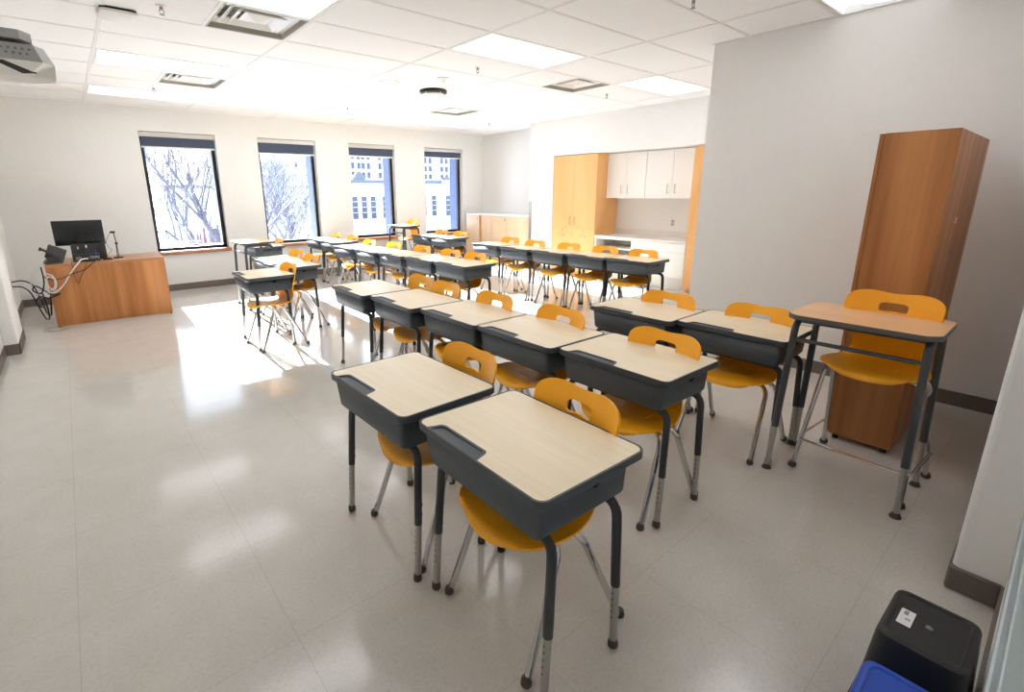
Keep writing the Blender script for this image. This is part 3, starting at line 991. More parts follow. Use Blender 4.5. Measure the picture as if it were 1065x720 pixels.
# (front edge x, centre y, turn, label) , (chair x, y, turn, label)
rows = [
 # front pair
 (0.812, 1.030, -1.6, 'student desk nearest the camera, pale top over charcoal book box', 1.115, 1.035, -4, 'yellow chair tucked under the desk nearest the camera'),
 (0.785, 1.690, 0.5, 'student desk just left of the nearest desk, other half of the front pair', 1.122, 1.640, -3, 'yellow chair under the left desk of the front pair'),
 # five in a row behind
 (1.800, 1.262, -1.0, 'student desk at the near right end of the five-desk row behind the front pair', 2.020, 1.225, -3, 'yellow chair at the near right end of the row behind the front pair'),
 (1.770, 1.880, -1.0, 'second desk from the near end in the row behind the front pair', 2.03, 1.905, -4, 'yellow chair second from the near end in the row behind the front pair'),
 (1.755, 2.470, 0, 'middle desk of the five-desk row behind the front pair', 2.02, 2.490, -3, 'yellow chair in the middle of the row behind the front pair'),
 (1.700, 3.085, -1, 'fourth desk from the near end in the row behind the front pair', 2.02, 3.060, -3, 'yellow chair fourth from the near end behind the front pair, overlapping its left neighbour'),
 (1.655, 3.705, -1, 'far left end desk of the five-desk row behind the front pair, bluish sheen on top', 2.05, 3.46, -3, 'yellow chair at the far left end of the row behind the front pair'),
 # pair beside the standing desk
 (2.700, 1.775, 0, 'left desk of the pair beside the tall tan desk near the plain right wall', 2.93, 1.72, -2, 'yellow chair at the left desk of the pair beside the tall tan desk'),
 (2.765, 1.165, 0, 'student desk directly left of the tall tan desk at right', 2.965, 1.15, -2, 'yellow chair at the desk directly left of the tall tan desk'),
 # five facing away from the closet
 (4.790, 5.680, 0, 'far left end desk of the row in front of the beech closet', 5.10, 5.60, 0, 'yellow chair at the far left end of the closet row, by the low cabinet'),
 (4.780, 5.040, 0, 'second desk from the left in the row in front of the beech closet', 5.01, 4.98, 0, 'yellow chair second from left in the closet row'),
 (4.800, 4.425, 0, 'middle desk of the five-desk row in front of the beech closet', 5.02, 4.36, 0, 'yellow chair in the middle of the closet row, before the beech drawers'),
 (4.830, 3.830, 0, 'fourth desk from the left in the row in front of the beech closet', 5.06, 3.80, 0, 'yellow chair fourth from left in the closet row, before the open cubby'),
 (4.860, 3.260, 0, 'right end desk of the closet row, its hook slot facing the camera', 5.08, 3.27, 0, 'yellow chair at the right end of the closet row, before the white counter'),
 # five by the windows
 (3.030, 6.840, 0, 'far left end desk of the middle five-desk row, top blown white by sun', 3.30, 6.78, 0, 'yellow chair at the sunlit far left end of the middle row'),
 (3.065, 6.200, 0, 'second desk from the left in the sunlit middle row', 3.36, 6.15, 0, 'yellow chair second from left in the middle row'),
 (3.110, 5.590, 0, 'third desk in the middle row, half sunlit top', 3.40, 5.48, 0, 'yellow chair third from left in the middle row'),
 (3.145, 4.975, 0, 'fourth desk from the left in the middle row', 3.42, 4.88, 0, 'yellow chair fourth from left in the middle row'),
 (3.165, 4.365, 0, 'right end desk of the middle row, its whole side box facing the camera', 3.42, 4.40, 0, 'yellow chair at the right end of the middle row'),
 # left cluster
 (1.200, 5.125, -1, 'leftmost student desk standing in the big sun patch', 1.475, 4.990, 3, 'yellow chair of the leftmost desk, standing in the sun patch'),
 (1.655, 5.585, 0, 'nearer desk of the sunlit pair behind the leftmost desk', 1.93, 5.55, 3, 'yellow chair of the nearer desk in the pair behind the leftmost desk'),
 (1.680, 6.200, 0, 'farther desk of the sunlit pair behind the leftmost desk', 1.97, 6.14, 4, 'yellow chair of the farther desk in the pair behind the leftmost desk'),
 (2.055, 7.960, 0, 'single student desk below the second window, behind the tan tall desk', 2.33, 7.92, 0, 'yellow chair of the single desk below the second window'),
 # pair under the second window
 (3.220, 8.450, 0, 'left desk of the sunlit pair under the wall between second and third windows', 3.50, 8.40, 0, 'yellow chair at left desk of the pair between second and third windows'),
 (3.220, 7.840, 0, 'right desk of the sunlit pair under the wall between second and third windows', 3.50, 7.76, 0, 'yellow chair at right desk of the pair between second and third windows'),
 # pair under the last window
 (4.980, 7.740, 0, 'left desk of the pair below the last window', 5.29, 7.70, 0, 'yellow chair at the left desk of the pair below the last window'),
 (4.980, 7.130, 0, 'right desk of the pair below the last window', 5.27, 7.08, 0, 'yellow chair at the right desk of the pair below the last window'),
]
for r in rows:
    desk(*r[:4]); chair(*r[4:])
G1 = 'tall tan standing desks'
put(TDESK, 2.955, 0.585, 0, 'tall tan-topped desk with grey legs at right, before the tall wooden cabinet', 'tall desk', G1)
put(TDESK, 1.870, 7.010, 0, 'tall tan-topped desk at far left, between first and second windows', 'tall desk', G1)
put(TDESK, 5.045, 8.385, 0, 'tall desk with white sunlit top before the third window', 'tall desk', G1)
G2 = 'tall yellow chairs'
put(TCHAIR, 3.065, 0.535, -3, 'tall yellow chair with chrome footrest, before the tall wooden cabinet', 'tall chair', G2)
put(TCHAIR, 5.20, 8.36, 0, 'tall yellow chair between the third and fourth windows', 'tall chair', G2)

# ------------------------------------------------------------------ tall wooden cabinet at right
t = thing('wardrobe_cabinet', 'tall honey-brown wooden cabinet against the plain right wall', 'cabinet', (3.42, 0.47, 0))
D, Wd_, Hc = 0.98, 0.315, 1.765
o = mb(); o.bbox(0, D, 0, Wd_ - .022, 0.03, Hc, 0.002); o.build('body', M_MAPLE, t)
o = mb(); o.bbox(0.003, D - .003, Wd_ - .02, Wd_, 0.035, Hc - .002, 0.002); o.build('door', M_MAPLE, t)
o = mb(); o.bbox(0.002, D - .002, -0.004, 0.0, 0.031, Hc - .001, 0.001)
o.build('back_panel', M_MAPLE, t)
for (x, y) in ((0.03, 0.03), (D - .03, .03), (.03, Wd_ - .05), (D - .03, Wd_ - .05)):
    o = mb(); o.lathe([(0.016, 0), (0.016, 0.022), (0.011, 0.03)], (x, y, 0), 10); o.build('foot', M_BLACK, t, smooth=40)
o = mb(); o.bbox(0.40, 0.44, -0.0055, -0.0035, 1.29, 1.325, 0.001); o.build('white_patch', M_WHITE, t)  # small white square on the back panel

# ------------------------------------------------------------------ built-in closet wall
def handle(par, x, y, z, length, horiz=False, m=None):
    o = mb()
    a = length / 2
    if horiz:
        pts = fillet([(x, y - a, z), (x - .03, y - a, z), (x - .03, y + a, z), (x, y + a, z)], 0.012, 4)
    else:
        pts = fillet([(x, y, z - a), (x - .03, y, z - a), (x - .03, y, z + a), (x, y, z + a)], 0.012, 4)
    o.tube(pts, 0.0045, 8)
    return o.build('handle', m or M_NICKEL, par, smooth=40)
def lock(par, x, y, z):
    o = mb(); k0 = 0
    o.lathe([(0.010, 0), (0.010, 0.004), (0.008, 0.006)], (0, 0, 0), 12)
    o.xf(Matrix.Translation((x, y, z)) @ Matrix.Rotation(-PI / 2, 4, 'Y'))
    o.bbox(x - .012, x - .006, y - .002, y + .002, z - .03, z - .004, 0.001)
    return o.build('lock', M_BLACK if m_lock_dark else M_NICKEL, par)
m_lock_dark = False

XF = XN
t = thing('storage_closet', 'tall beech closet with two doors over two drawers', 'cabinet', (XF, 5.30, 0))
W2 = 0.965
o = mb(); o.box(0.02, 0.59, 0, W2, 0.09, 2.09); o.box(0.05, 0.58, 0.01, W2 - .01, 0, 0.09); o.build('body', M_BEECH, t)
for k, (y0, y1) in enumerate(((0.003, W2 / 2 - .0015), (W2 / 2 + .0015, W2 - .003))):
    o = mb(); o.bbox(0, 0.02, y0, y1, 0.865, 2.087, 0.0015); d_ = o.build('door', M_BEECH, t)
    handle(d_, 0, y1 - .055 if k == 0 else y0 + .055, 0.975, 0.13)
    o = mb(); o.bbox(0, 0.02, y0, y1, 0.43, 0.861, 0.0015); d_ = o.build('drawer', M_BEECH, t)
    handle(d_, 0, (y0 + y1) / 2, 0.715, 0.11, True); lock(d_, 0, (y0 + y1) / 2, 0.81)
    o = mb(); o.bbox(0, 0.02, y0, y1, 0.095, 0.426, 0.0015); d_ = o.build('drawer', M_BEECH, t)
    handle(d_, 0, (y0 + y1) / 2, 0.30, 0.11, True)

t = thing('end_closet', 'tall beech closet panel at the right end, half hidden by the near wall', 'cabinet', (XF, 2.75, 0))
o = mb(); o.box(0.02, 0.59, 0, 0.90, 0.09, 2.075); o.box(0.05, 0.58, 0.01, 0.88, 0, 0.09); o.build('body', M_BEECH, t)
for k, (y0, y1) in enumerate(((0.003, 0.449), (0.452, 0.90))):
    o = mb(); o.bbox(0, 0.02, y0, y1, 0.06, 2.06, 0.0015); d_ = o.build('door', M_BEECH, t)
    handle(d_, 0, y1 - .055 if k == 0 else y0 + .055, 0.975, 0.13)

G3 = 'white wall cupboards above the counter'
for (y0, y1, lb) in ((4.562, 5.298, 'white wall cupboard beside the beech closet, left of two'), (3.652, 4.558, 'white wall cupboard above the counter, right of two')):
    t = thing('wall_cupboard', lb, 'cupboard', (XF + .27, y0, 1.37), group=G3)
    w = y1 - y0
    o = mb(); o.box(0.02, 0.328, 0, w, 0, 0.72); o.build('body', M_CABW, t)
    for k, (a, c) in enumerate(((0.002, w / 2 - .0015), (w / 2 + .0015, w - .002))):
        o = mb(); o.bbox(0, 0.02, a, c, -0.002, 0.715, 0.0015); d_ = o.build('door', M_CABW, t)
        handle(d_, 0, c - .06 if k == 0 else a + .06, 0.14, 0.12)

t = thing('base_cabinet', 'white base cabinet with an open cubby beside the beech closet', 'cabinet', (XF + .02, 4.56, 0))
w = 0.738
o = mb()
o.box(0.0, 0.57, 0, 0.02, 0.20, 0.72); o.box(0, 0.57, w - .02, w, 0.20, 0.72); o.box(0.55, 0.57, 0, w, 0.20, 0.72)
o.box(0, 0.57, 0, w, 0.20, 0.22); o.box(0.08, 0.57, 0, w, 0.0, 0.20)
o.build('body', M_CABW, t)
for z in (0.545, 0.70):
    o = mb(); o.box(0.0, 0.55, .02, w - .02, z, z + 0.02); o.build('shelf', M_CABW, t)
o = mb(); o.bbox(-0.018, 0.0, 0.003, w - .003, 0.205, 0.40, 0.0015); o.build('drawer', M_CABW, t)
t = thing('drawer_cabinet', 'white closed base cabinet under the counter at right', 'cabinet', (XF + .02, 3.655, 0))
w = 0.90
o = mb(); o.box(0.0, 0.57, 0, w, 0.20, 0.72); o.box(0.08, 0.57, 0, w, 0.0, 0.20); o.build('body', M_CABW, t)
o = mb(); o.bbox(-0.018, 0.0, 0.002, w - .002, 0.575, 0.715, 0.0015); o.build('drawer', M_CABW, t)
for a, c in ((0.002, w / 2 - .001), (w / 2 + .001, w - .002)):
    o = mb(); o.bbox(-0.018, 0.0, a, c, 0.205, 0.572, 0.0015); o.build('door', M_CABW, t)
t = thing('countertop', 'pale laminate countertop with backsplash over the white base cabinets', 'countertop', (XF, 3.655, 0.72))
o = mb(); o.bbox(0.0, 0.595, 0, 1.64, 0.001, 0.034, 0.003); o.build('slab', M_COUNTER, t)
o = mb(); o.bbox(0.577, 0.598, 0, 1.64, 0.034, 0.13, 0.002); o.build('backsplash', M_COUNTER, t)
def outlet(loc, rz, label, wide=0.075):
    t = thing('wall_outlet', label, 'outlet', loc, rz)
    o = mb(); o.bbox(-0.006, 0, -wide / 2, wide / 2, -0.06, 0.06, 0.003); o.build('plate', M_GREYP if wide > .1 else M_COUNTER, t)
    for z in (-0.024, 0.024):
        o = mb(); o.bbox(-0.009, -0.005, -0.017, 0.017, z - .015, z + .015, 0.002); o.build('socket', M_CABLEG, t)
    return t
outlet((XR, 4.22, 0.98), 0, 'electric outlet on the wall above the counter')

# ------------------------------------------------------------------ low cabinet in the corner
m_lock_dark = True
t = thing('low_cabinet', 'low pale wooden cabinet with white top in the far corner, one door ajar', 'cabinet', (7.0, 6.90, 0))
L2 = 2.0
o = mb()
o.box(0.02, 0.54, L2 - .02, L2, 0.03, 0.99); o.box(0.02, 0.54, 0, .02, 0.03, 0.99); o.box(0.02, 0.54, 1.12, 1.14, 0.03, 0.99)
o.box(0.52, 0.54, 0, L2, 0.03, 0.99); o.box(0.02, 0.54, 0, L2, 0.03, 0.05); o.box(0.02, 0.54, 0, L2, 0.97, 0.99); o.box(0.06, .5, .02, L2 - .02, 0, 0.03)
o.build('body', M_BEECH, t)
o = mb(); o.box(0.03, 0.52, 1.14, L2 - .02, 0.44, 0.46); o.build('shelf', M_BEECH, t)
o = mb(); o.box(0.035, 0.05, 1.44, 1.56, 0.05, 0.97); o.box(0.02, 0.05, 1.44, 1.56, 0.435, 0.455); o.build('lit_interior_panel', M_BEECH, t)  # added beech strip near the front, stands in for the lit interior
o = mb(); o.bbox(-0.012, 0.545, -0.005, L2 + .005, 0.992, 1.03, 0.003); o.build('top', M_WHITE, t)
for y0, y1 in ((1.555, 1.995), (1.14, 1.445), (0.665, 1.132), (0.02, 0.66)):
    o = mb(); o.bbox(0, 0.02, y0, y1, 0.035, 0.985, 0.0015); d_ = o.build('door', M_PALE, t)
    if y0 in (1.555, 0.665): lock(d_, 0, (y0 + .055), 0.93)

# ------------------------------------------------------------------ teacher's desk and what stands on it
TX0, TX1, TY0, TY1, TH = -0.29, 0.86, 7.29, 8.02, 0.722
t = thing('teacher_desk', 'honey-brown wooden desk with plank-like front panel, left under the window wall', 'desk', (TX0, TY0, 0), math.radians(-2))
w = TX1 - TX0; d = TY1 - TY0
o = mb(); o.bbox(0, w, 0, d, TH - .03, TH, 0.003); o.build('tabletop', M_MAPLE_TOP, t)
o = mb(); o.bbox(0.0, w, 0.003, 0.023, 0.012, TH - .03, 0.002); o.build('modesty_panel', M_MAPLE, t)
for x in (0.0, w - .028):
    o = mb(); o.bbox(x, x + .028, 0.023, d - .02, 0.012, TH - .03, 0.002); o.build('side_panel', M_MAPLE, t)
for x, y in ((0.02, .015), (w - .02, .015), (0.015, d - .05), (w - .015, d - .05)):
    o = mb(); o.lathe([(0.012, 0), (0.012, 0.012)], (x, y, 0), 10); o.build('foot', M_BLACK, t)

t = thing('computer_monitor', 'black computer monitor on the wooden desk', 'monitor', (0.08, 7.70, TH), math.radians(-1))
o = mb(); o.bbox(-0.245, 0.240, -0.018, 0.014, 0.175, 0.468, 0.006)
o.build('housing', M_SCREEN, t, smooth=30)
o = mb(); o.box(-0.236, 0.231, 0.0142, 0.0152, 0.188, 0.458); o.build('screen', M_LENS, t)
o = mb(); o.bbox(-0.03, 0.03, -0.05, -0.03, 0.01, 0.30, 0.006); o.build('stand', M_BLACK, t)
o = mb(); o.bbox(-0.10, 0.10, -0.11, 0.07, 0.0, 0.012, 0.005); o.build('base', M_BLACK, t)

t = thing('laptop_computer', 'open black laptop below the monitor, its lid with two pale stickers', 'laptop', (0.135, 7.60, TH), math.radians(-2))
o = mb(); o.bbox(-0.16, 0.17, 0.0, 0.05, 0.0, 0.016, 0.004); o.build('keyboard_base', M_BLACK, t)
o = mb(); o.bbox(-0.165, 0.172, -0.006, 0.004, 0.0, 0.185, 0.004)
o.xf(Matrix.Translation((0, 0.004, 0.012)) @ Matrix.Rotation(math.radians(-6), 4, 'X')); lid = o.build('lid', M_PROJD, t)
o = mb(); o.bbox(-0.025, -0.010, -0.009, -0.006, 0.130, 0.165, 0.001); o.bbox(-0.105, -0.093, -0.009, -0.006, 0.12, 0.15, 0.001)
o.xf(Matrix.Translation((0, 0.004, 0.012)) @ Matrix.Rotation(math.radians(-6), 4, 'X')); o.build('sticker', M_STICK, lid)

t = thing('docking_station', 'dark docking box with grey plugs at the front edge of the wooden desk', 'docking station', (0.10, 7.42, TH), math.radians(-2))
o = mb(); o.bbox(-0.13, 0.125, 0.0, 0.10, 0.0, 0.085, 0.006); o.build('housing', M_PROJD, t)
for x in (-0.10, 0.03, 0.07):
    o = mb(); o.bbox(x, x + .05, -0.030, 0.002, 0.02, 0.06, 0.006); o.build('plug', M_GREYP, t)
o = mb(); o.bbox(0.085, 0.098, -0.006, 0.03, 0.06, 0.12, 0.003); o.build('memory_stick', M_BINBLUE, t)

t = thing('desk_phone', 'dark desk phone on its tilted stand at the left end of the wooden desk', 'phone', (-0.185, 7.46, TH), math.radians(8))
o = mb()
o.add([(-0.11, -0.05, 0.004), (0.05, -0.05, 0.004), (0.05, 0.10, 0.004), (-0.11, 0.10, 0.004), (-0.06, -0.045, 0.075), (0.03, -0.045, 0.075), (0.03, 0.02, 0.085), (-0.06, 0.02, 0.085)],
      [(0, 3, 2, 1), (4, 5, 6, 7), (0, 1, 5, 4), (1, 2, 6, 5), (2, 3, 7, 6), (3, 0, 4, 7)]); o.build('stand', M_PROJD, t)
o = mb(); o.bbox(-0.075, 0.10, -0.012, 0.012, -0.08, 0.10, 0.006)
o.xf(Matrix.Translation((0, 0.02, 0.105)) @ Matrix.Rotation(math.radians(28), 4, 'Y') @ Matrix.Rotation(math.radians(-35), 4, 'X')); o.build('body', M_BLACK, t)
o = mb(); o.tube(smoothpath([(-0.125, -0.02, 0.175), (-0.10, -0.03, 0.165), (-0.045, -0.035, 0.125), (0.0, -0.04, 0.10)], 5), 0.016, 8, radii=[0.022] * 4 + [0.014] * 8 + [0.021] * 4)
o.build('handset', M_PROJD, t, smooth=50)

t = thing('document_camera', 'slim black document camera on a folding arm at the right of the monitor', 'document camera', (0.42, 7.58, TH))
o = mb(); o.bbox(-0.055, 0.045, -0.04, 0.04, 0.0, 0.014, 0.004); o.build('base', M_BLACK, t)
o = mb(); o.tube([(0.002, 0.008, 0.012), (0.0, 0.006, 0.175)], 0.004, 8); o.tube([(-0.014, -0.006, 0.012), (-0.006, -0.004, 0.175)], 0.004, 8); o.build('lower_arm', M_BLACK, t)
o = mb(); o.bbox(-0.018, 0.014, -0.012, 0.014, 0.168, 0.19, 0.004); o.build('hinge', M_BLACK, t)
o = mb(); o.tube([(0.0, 0, 0.185), (-0.012, -0.004, 0.318)], 0.0055, 8); o.build('upper_arm', M_BLACK, t)
o = mb(); o.bbox(-0.046, 0.006, -0.018, 0.014, 0.305, 0.330, 0.004); o.build('camera_head', M_BLACK, t)
o = mb(); o.tube(smoothpath([(-0.045, 0, 0.312), (-0.075, 0.01, 0.26), (-0.10, 0.0, 0.20), (-0.085, -0.01, 0.14), (-0.06, -0.03, 0.10), (-0.10, -0.05, 0.06), (-0.16, -0.04, 0.012)], 6), 0.0022, 6)
o.build('cord', M_BLACK, t, smooth=50)
t = thing('computer_mouse', 'small black mouse lying on the wooden desk by the camera arm', 'mouse', (0.30, 7.44, TH))
o = mb(); bm = bmesh.new(); bmesh.ops.create_uvsphere(bm, u_segments=14, v_segments=8, radius=1.0)
for v in bm.verts:
    v.co = Vector((v.co.x * .052, v.co.y * .030, max(v.co.z, 0) * .028))
o.bm(bm); o.build('shell', M_BLACK, t, smooth=60)
o = mb(); o.tube(smoothpath([(0.05, 0, 0.008), (0.09, 0.02, 0.004), (0.12, 0.06, 0.004)], 5), 0.002, 6); o.build('cord', M_BLACK, t)

# wall box and cables
t = outlet((XL, 8.14, 0.43), PI, 'grey data outlet box on the left wall that the cables run to', 0.16)
def cable(name, pts, r, m, label, n=7):
    o = mb(); o.tube(smoothpath(pts, 7), r, n)
    return tag(o.build(name, m, None, smooth=60), label, 'cable', 'cables beside the wooden desk')
cable('network_cable', [(0.11, 7.385, 0.755), (0.05, 7.33, 0.757), (0.015, 7.275, 0.728), (-0.047, 7.252, 0.658), (-0.089, 7.252, 0.6), (-0.144, 7.252, 0.512), (-0.203, 7.252, 0.447), (-0.256, 7.252, 0.416), (-0.331, 7.27, 0.432), (-0.363, 7.3, 0.467)], 0.0085, M_CABLEW, 'thick white cable sagging from the docking box down the front of the wooden desk')
cable('power_cable', [(0.2, 7.385, 0.76), (0.17, 7.29, 0.735), (0.13, 7.262, 0.705), (0.059, 7.252, 0.647), (-0.089, 7.24, 0.6), (-0.183, 7.252, 0.563), (-0.276, 7.252, 0.57), (-0.31, 7.3, 0.6)], 0.005, M_BLACK, 'thin black cord crossing the front panel of the wooden desk')
cable('looped_cable', [(-0.03, 7.385, 0.745), (-0.045, 7.275, 0.728), (-0.047, 7.252, 0.606), (-0.034, 7.252, 0.51), (-0.015, 7.252, 0.5), (0.001, 7.252, 0.548), (0.06, 7.252, 0.658), (0.09, 7.275, 0.728), (0.1, 7.32, 0.735)], 0.003, M_BLACK, 'thin black cord hanging in a narrow loop on the front of the wooden desk')
cable('wall_cable', [(-0.655, 8.16, 0.46), (-0.56, 8.13, 0.47), (-0.47, 8.05, 0.42), (-0.42, 7.90, 0.28), (-0.38, 7.72, 0.12), (-0.34, 7.6, 0.10), (-0.32, 7.5, 0.2), (-0.30, 7.42, 0.36)], 0.008, M_BLACK, 'upper black cable looping from the wall box towards the desk')
cable('wall_cable', [(-0.655, 8.12, 0.41), (-0.57, 8.08, 0.40), (-0.50, 7.98, 0.34), (-0.45, 7.82, 0.2), (-0.40, 7.66, 0.07), (-0.36, 7.56, 0.07), (-0.35, 7.46, 0.22), (-0.36, 7.36, 0.40)], 0.008, M_BLACK, 'lower black cable drooping from the wall box almost to the floor')
cable('knotted_cable', [(-0.325, 7.36, 0.70), (-0.32, 7.30, 0.60), (-0.33, 7.26, 0.50), (-0.37, 7.25, 0.42), (-0.43, 7.28, 0.46), (-0.40, 7.31, 0.50), (-0.33, 7.27, 0.44), (-0.27, 7.25, 0.39), (-0.20, 7.25, 0.40), (-0.30, 7.25, 0.36), (-0.39, 7.27, 0.38), (-0.43, 7.32, 0.30), (-0.39, 7.38, 0.24)], 0.008, M_BLACK, 'black cable bundled in a knot at the left corner of the wooden desk')
lp = [(-.31, 7.30, .62), (-.296, 7.262, .633), (-.239, 7.25, .606), (-.219, 7.245, .521), (-.251, 7.25, .442), (-.29, 7.255, .489), (-.30, 7.265, .56), (-.27, 7.262, .598), (-.232, 7.262, .56), (-.24, 7.266, .48), (-.28, 7.27, .44)]
cable('white_cable_coil', lp, 0.007, M_CABLEW, 'white cable coil hanging at the left corner of the wooden desk')
cable('white_cable', [(-0.30, 7.36, 0.735), (-0.36, 7.35, 0.70), (-0.42, 7.36, 0.60), (-0.44, 7.37, 0.50), (-0.41, 7.34, 0.42), (-0.36, 7.30, 0.38)], 0.005, M_CABLEW, 'thin white cord arching off the left end of the wooden desk')
lp = []
for k in range(26):
    a = 2 * PI * k / 12.5
    lp.append((-0.345 + 0.085 * math.cos(a) + 0.006 * k * 0.5, 7.20 + 0.10 * math.sin(a) , 0.005 + 0.001 * (k % 3)))
cable('thin_cable', lp, 0.0025, M_CABLEG, 'thin grey cord lying in a loose coil on the floor by the wooden desk')

# ------------------------------------------------------------------ projector on the left wall
t = thing('projector', 'grey short-throw projector on a wall arm at the top left', 'projector', (-0.135, 3.2, 2.03))
P0 = [(-0.24, -0.10), (0.165, -0.10), (0.205, -0.04), (0.205, 0.10), (0.14, 0.20), (-0.24, 0.20)]
o = mb(); o.prism(P0, 0.03, 0.10, top=[(-0.24, -0.085), (0.14, -0.085), (0.175, -0.03), (0.175, 0.10), (0.13, 0.19), (-0.24, 0.19)]); o.build('body', M_PROJ, t)
o = mb(); o.prism([(-0.23, 0.0), (0.10, 0.0), (0.20, 0.0), (0.20, 0.10), (0.12, 0.18), (-0.23, 0.18)], -0.02, 0.03, top=P0); o.build('lower_shell', M_WHITE, t)
o = mb(); o.prism([(-0.25, -0.06), (0.08, -0.06), (0.12, 0.0), (0.12, 0.16), (-0.25, 0.16)], 0.10, 0.118); o.build('gap', M_PROJD, t)
o = mb(); o.prism([(-0.25, -0.09), (0.10, -0.09), (0.14, -0.03), (0.14, 0.19), (-0.25, 0.19)], 0.118, 0.155); o.build('lid', M_PROJ, t)
def front(x, z): return (x, -0.10 + 0.015 * (z - .03) / .07, z)
o = mb()
for k in range(7):
    z = 0.042 + k * .0065
    p = front(0, z)
    o.box(-0.21, -0.075, p[1] - .002, p[1] + .001, z, z + .0035)
o.build('grille', M_PROJD, t)
o = mb()
for n_, z in ((6, 0.078), (4, 0.058)):
    for k in range(n_):
        k0 = len(o.v); o.lathe([(0.0055, 0), (0.0055, 0.002)], (0, 0, 0), 8)
        o.xf(Matrix.Translation(Vector(front(0.01 + (6 - n_) * .018 + .023 * k, z)) + Vector((0, .0005, 0))) @ Matrix.Rotation(PI / 2, 4, 'X'), k0)
o.build('buttons', M_GREYP, t)
o = mb()   # lens window set into the sloping lower front
def ch(x, f, d): return (x, -0.10 + 0.10 * f - d * .45, 0.03 - 0.05 * f - d * .9)
q_ = [(-0.005, .15), (0.03, .10), (0.135, .72), (0.085, .80)]
o.add([ch(x, f, .0012) for x, f in q_] + [ch(x, f, -.004) for x, f in q_], [(3, 2, 1, 0), (0, 1, 5, 4), (1, 2, 6, 5), (2, 3, 7, 6), (3, 0, 4, 7)])
o.build('lens_window', M_LENS, t, fix=True)
o = mb(); o.bbox(-0.525, -0.05, 0.04, 0.10, 0.155, 0.20, 0.006); o.bbox(-0.535, -0.525, -0.03, 0.17, 0.08, 0.33, 0.004); o.build('wall_arm', M_PROJ, t)

# ------------------------------------------------------------------ recycling bins, upside down, by the near wall
def make_bin(name, m, label, loc, rz, sticker):
    t = thing(name, label, 'bin', loc, rz, 'upturned bins by the near wall')
    h = 0.285
    def lp(a, c, z, r): return [(x, y, z) for x, y in rrect(-a, a, -c, c, r, 5)]
    L = [lp(.158, .122, 0.0, .035), lp(.158, .122, 0.018, .035), lp(.150, .114, 0.020, .035), lp(.128, .096, h - .014, .030), lp(.124, .092, h - .004, .028), lp(.117, .086, h, .026), lp(.108, .078, h, .024), lp(.104, .074, h - .004, .022)]
    o = mb(); n = len(L[0])
    o.add(sum(L, []), [])
    for a in range(len(L) - 1):
        for i in range(n):
            j = (i + 1) % n
            o.face((a * n + i, a * n + j, (a + 1) * n + j, (a + 1) * n + i))
    o.face([(len(L) - 1) * n + i for i in range(n)])
    o.build('body', m, t, smooth=35)
    o = mb(); o.lathe([(0.009, 0), (0.008, 0.002), (0.003, 0.003)], (0.0, 0.0, h - .004), 12); o.build('mould_mark', m if not sticker else M_GREYP, t)
    if sticker:
        o = mb(); o.box(-0.042, 0.032, 0.034, 0.066, h - .0039, h - .0033)
        s_ = o.build('sticker', M_STICK, t)
        o = mb()
        x = 0.006
        for k in range(9):
            wd = 0.0008 + 0.0007 * ((k * 7) % 3)
            o.box(x, x + wd, 0.048, 0.058, h - .0033, h - .0031); x += wd + 0.0008
        for k in range(3):
            o.box(-0.016, -0.008, 0.040 + .004 * k, 0.0425 + .004 * k, h - .0033, h - .0031)
        o.build('print', M_INK, s_)
        o = mb()
        for k in range(3):
            o.box(0.030 + .012 * k, 0.036 + .012 * k, 0.064, 0.072, h - .0040, h - .0030)
        o.build('moulded_text', M_BLACK, t)
    return t
make_bin('recycling_bin', M_BINB, 'black plastic bin standing upside down with a white sticker', (1.692, 0.065, 0), math.radians(-1), True)
make_bin('recycling_bin', M_BINBLUE, 'blue plastic bin standing upside down at the bottom edge of the picture', (1.328, 0.058, 0), math.radians(1), False)

# ------------------------------------------------------------------ outside the windows
b = mb(); GZ = -5.0
nn = 24
for i in range(nn + 1):
    for j in range(nn + 1):
        x = -40 + 180 * i / nn; y = YW + 1.2 + 150 * (j / nn) ** 1.6
        b.v.append((x, y, GZ + 0.5 * mnoise.noise(Vector((x * .07, y * .07, 0)))))
for i in range(nn):
    for j in range(nn):
        a = i * (nn + 1) + j
        b.face((a, a + nn + 1, a + nn + 2, a + 1))
struct(b.build('snow_ground', M_SNOW, None, smooth=60))

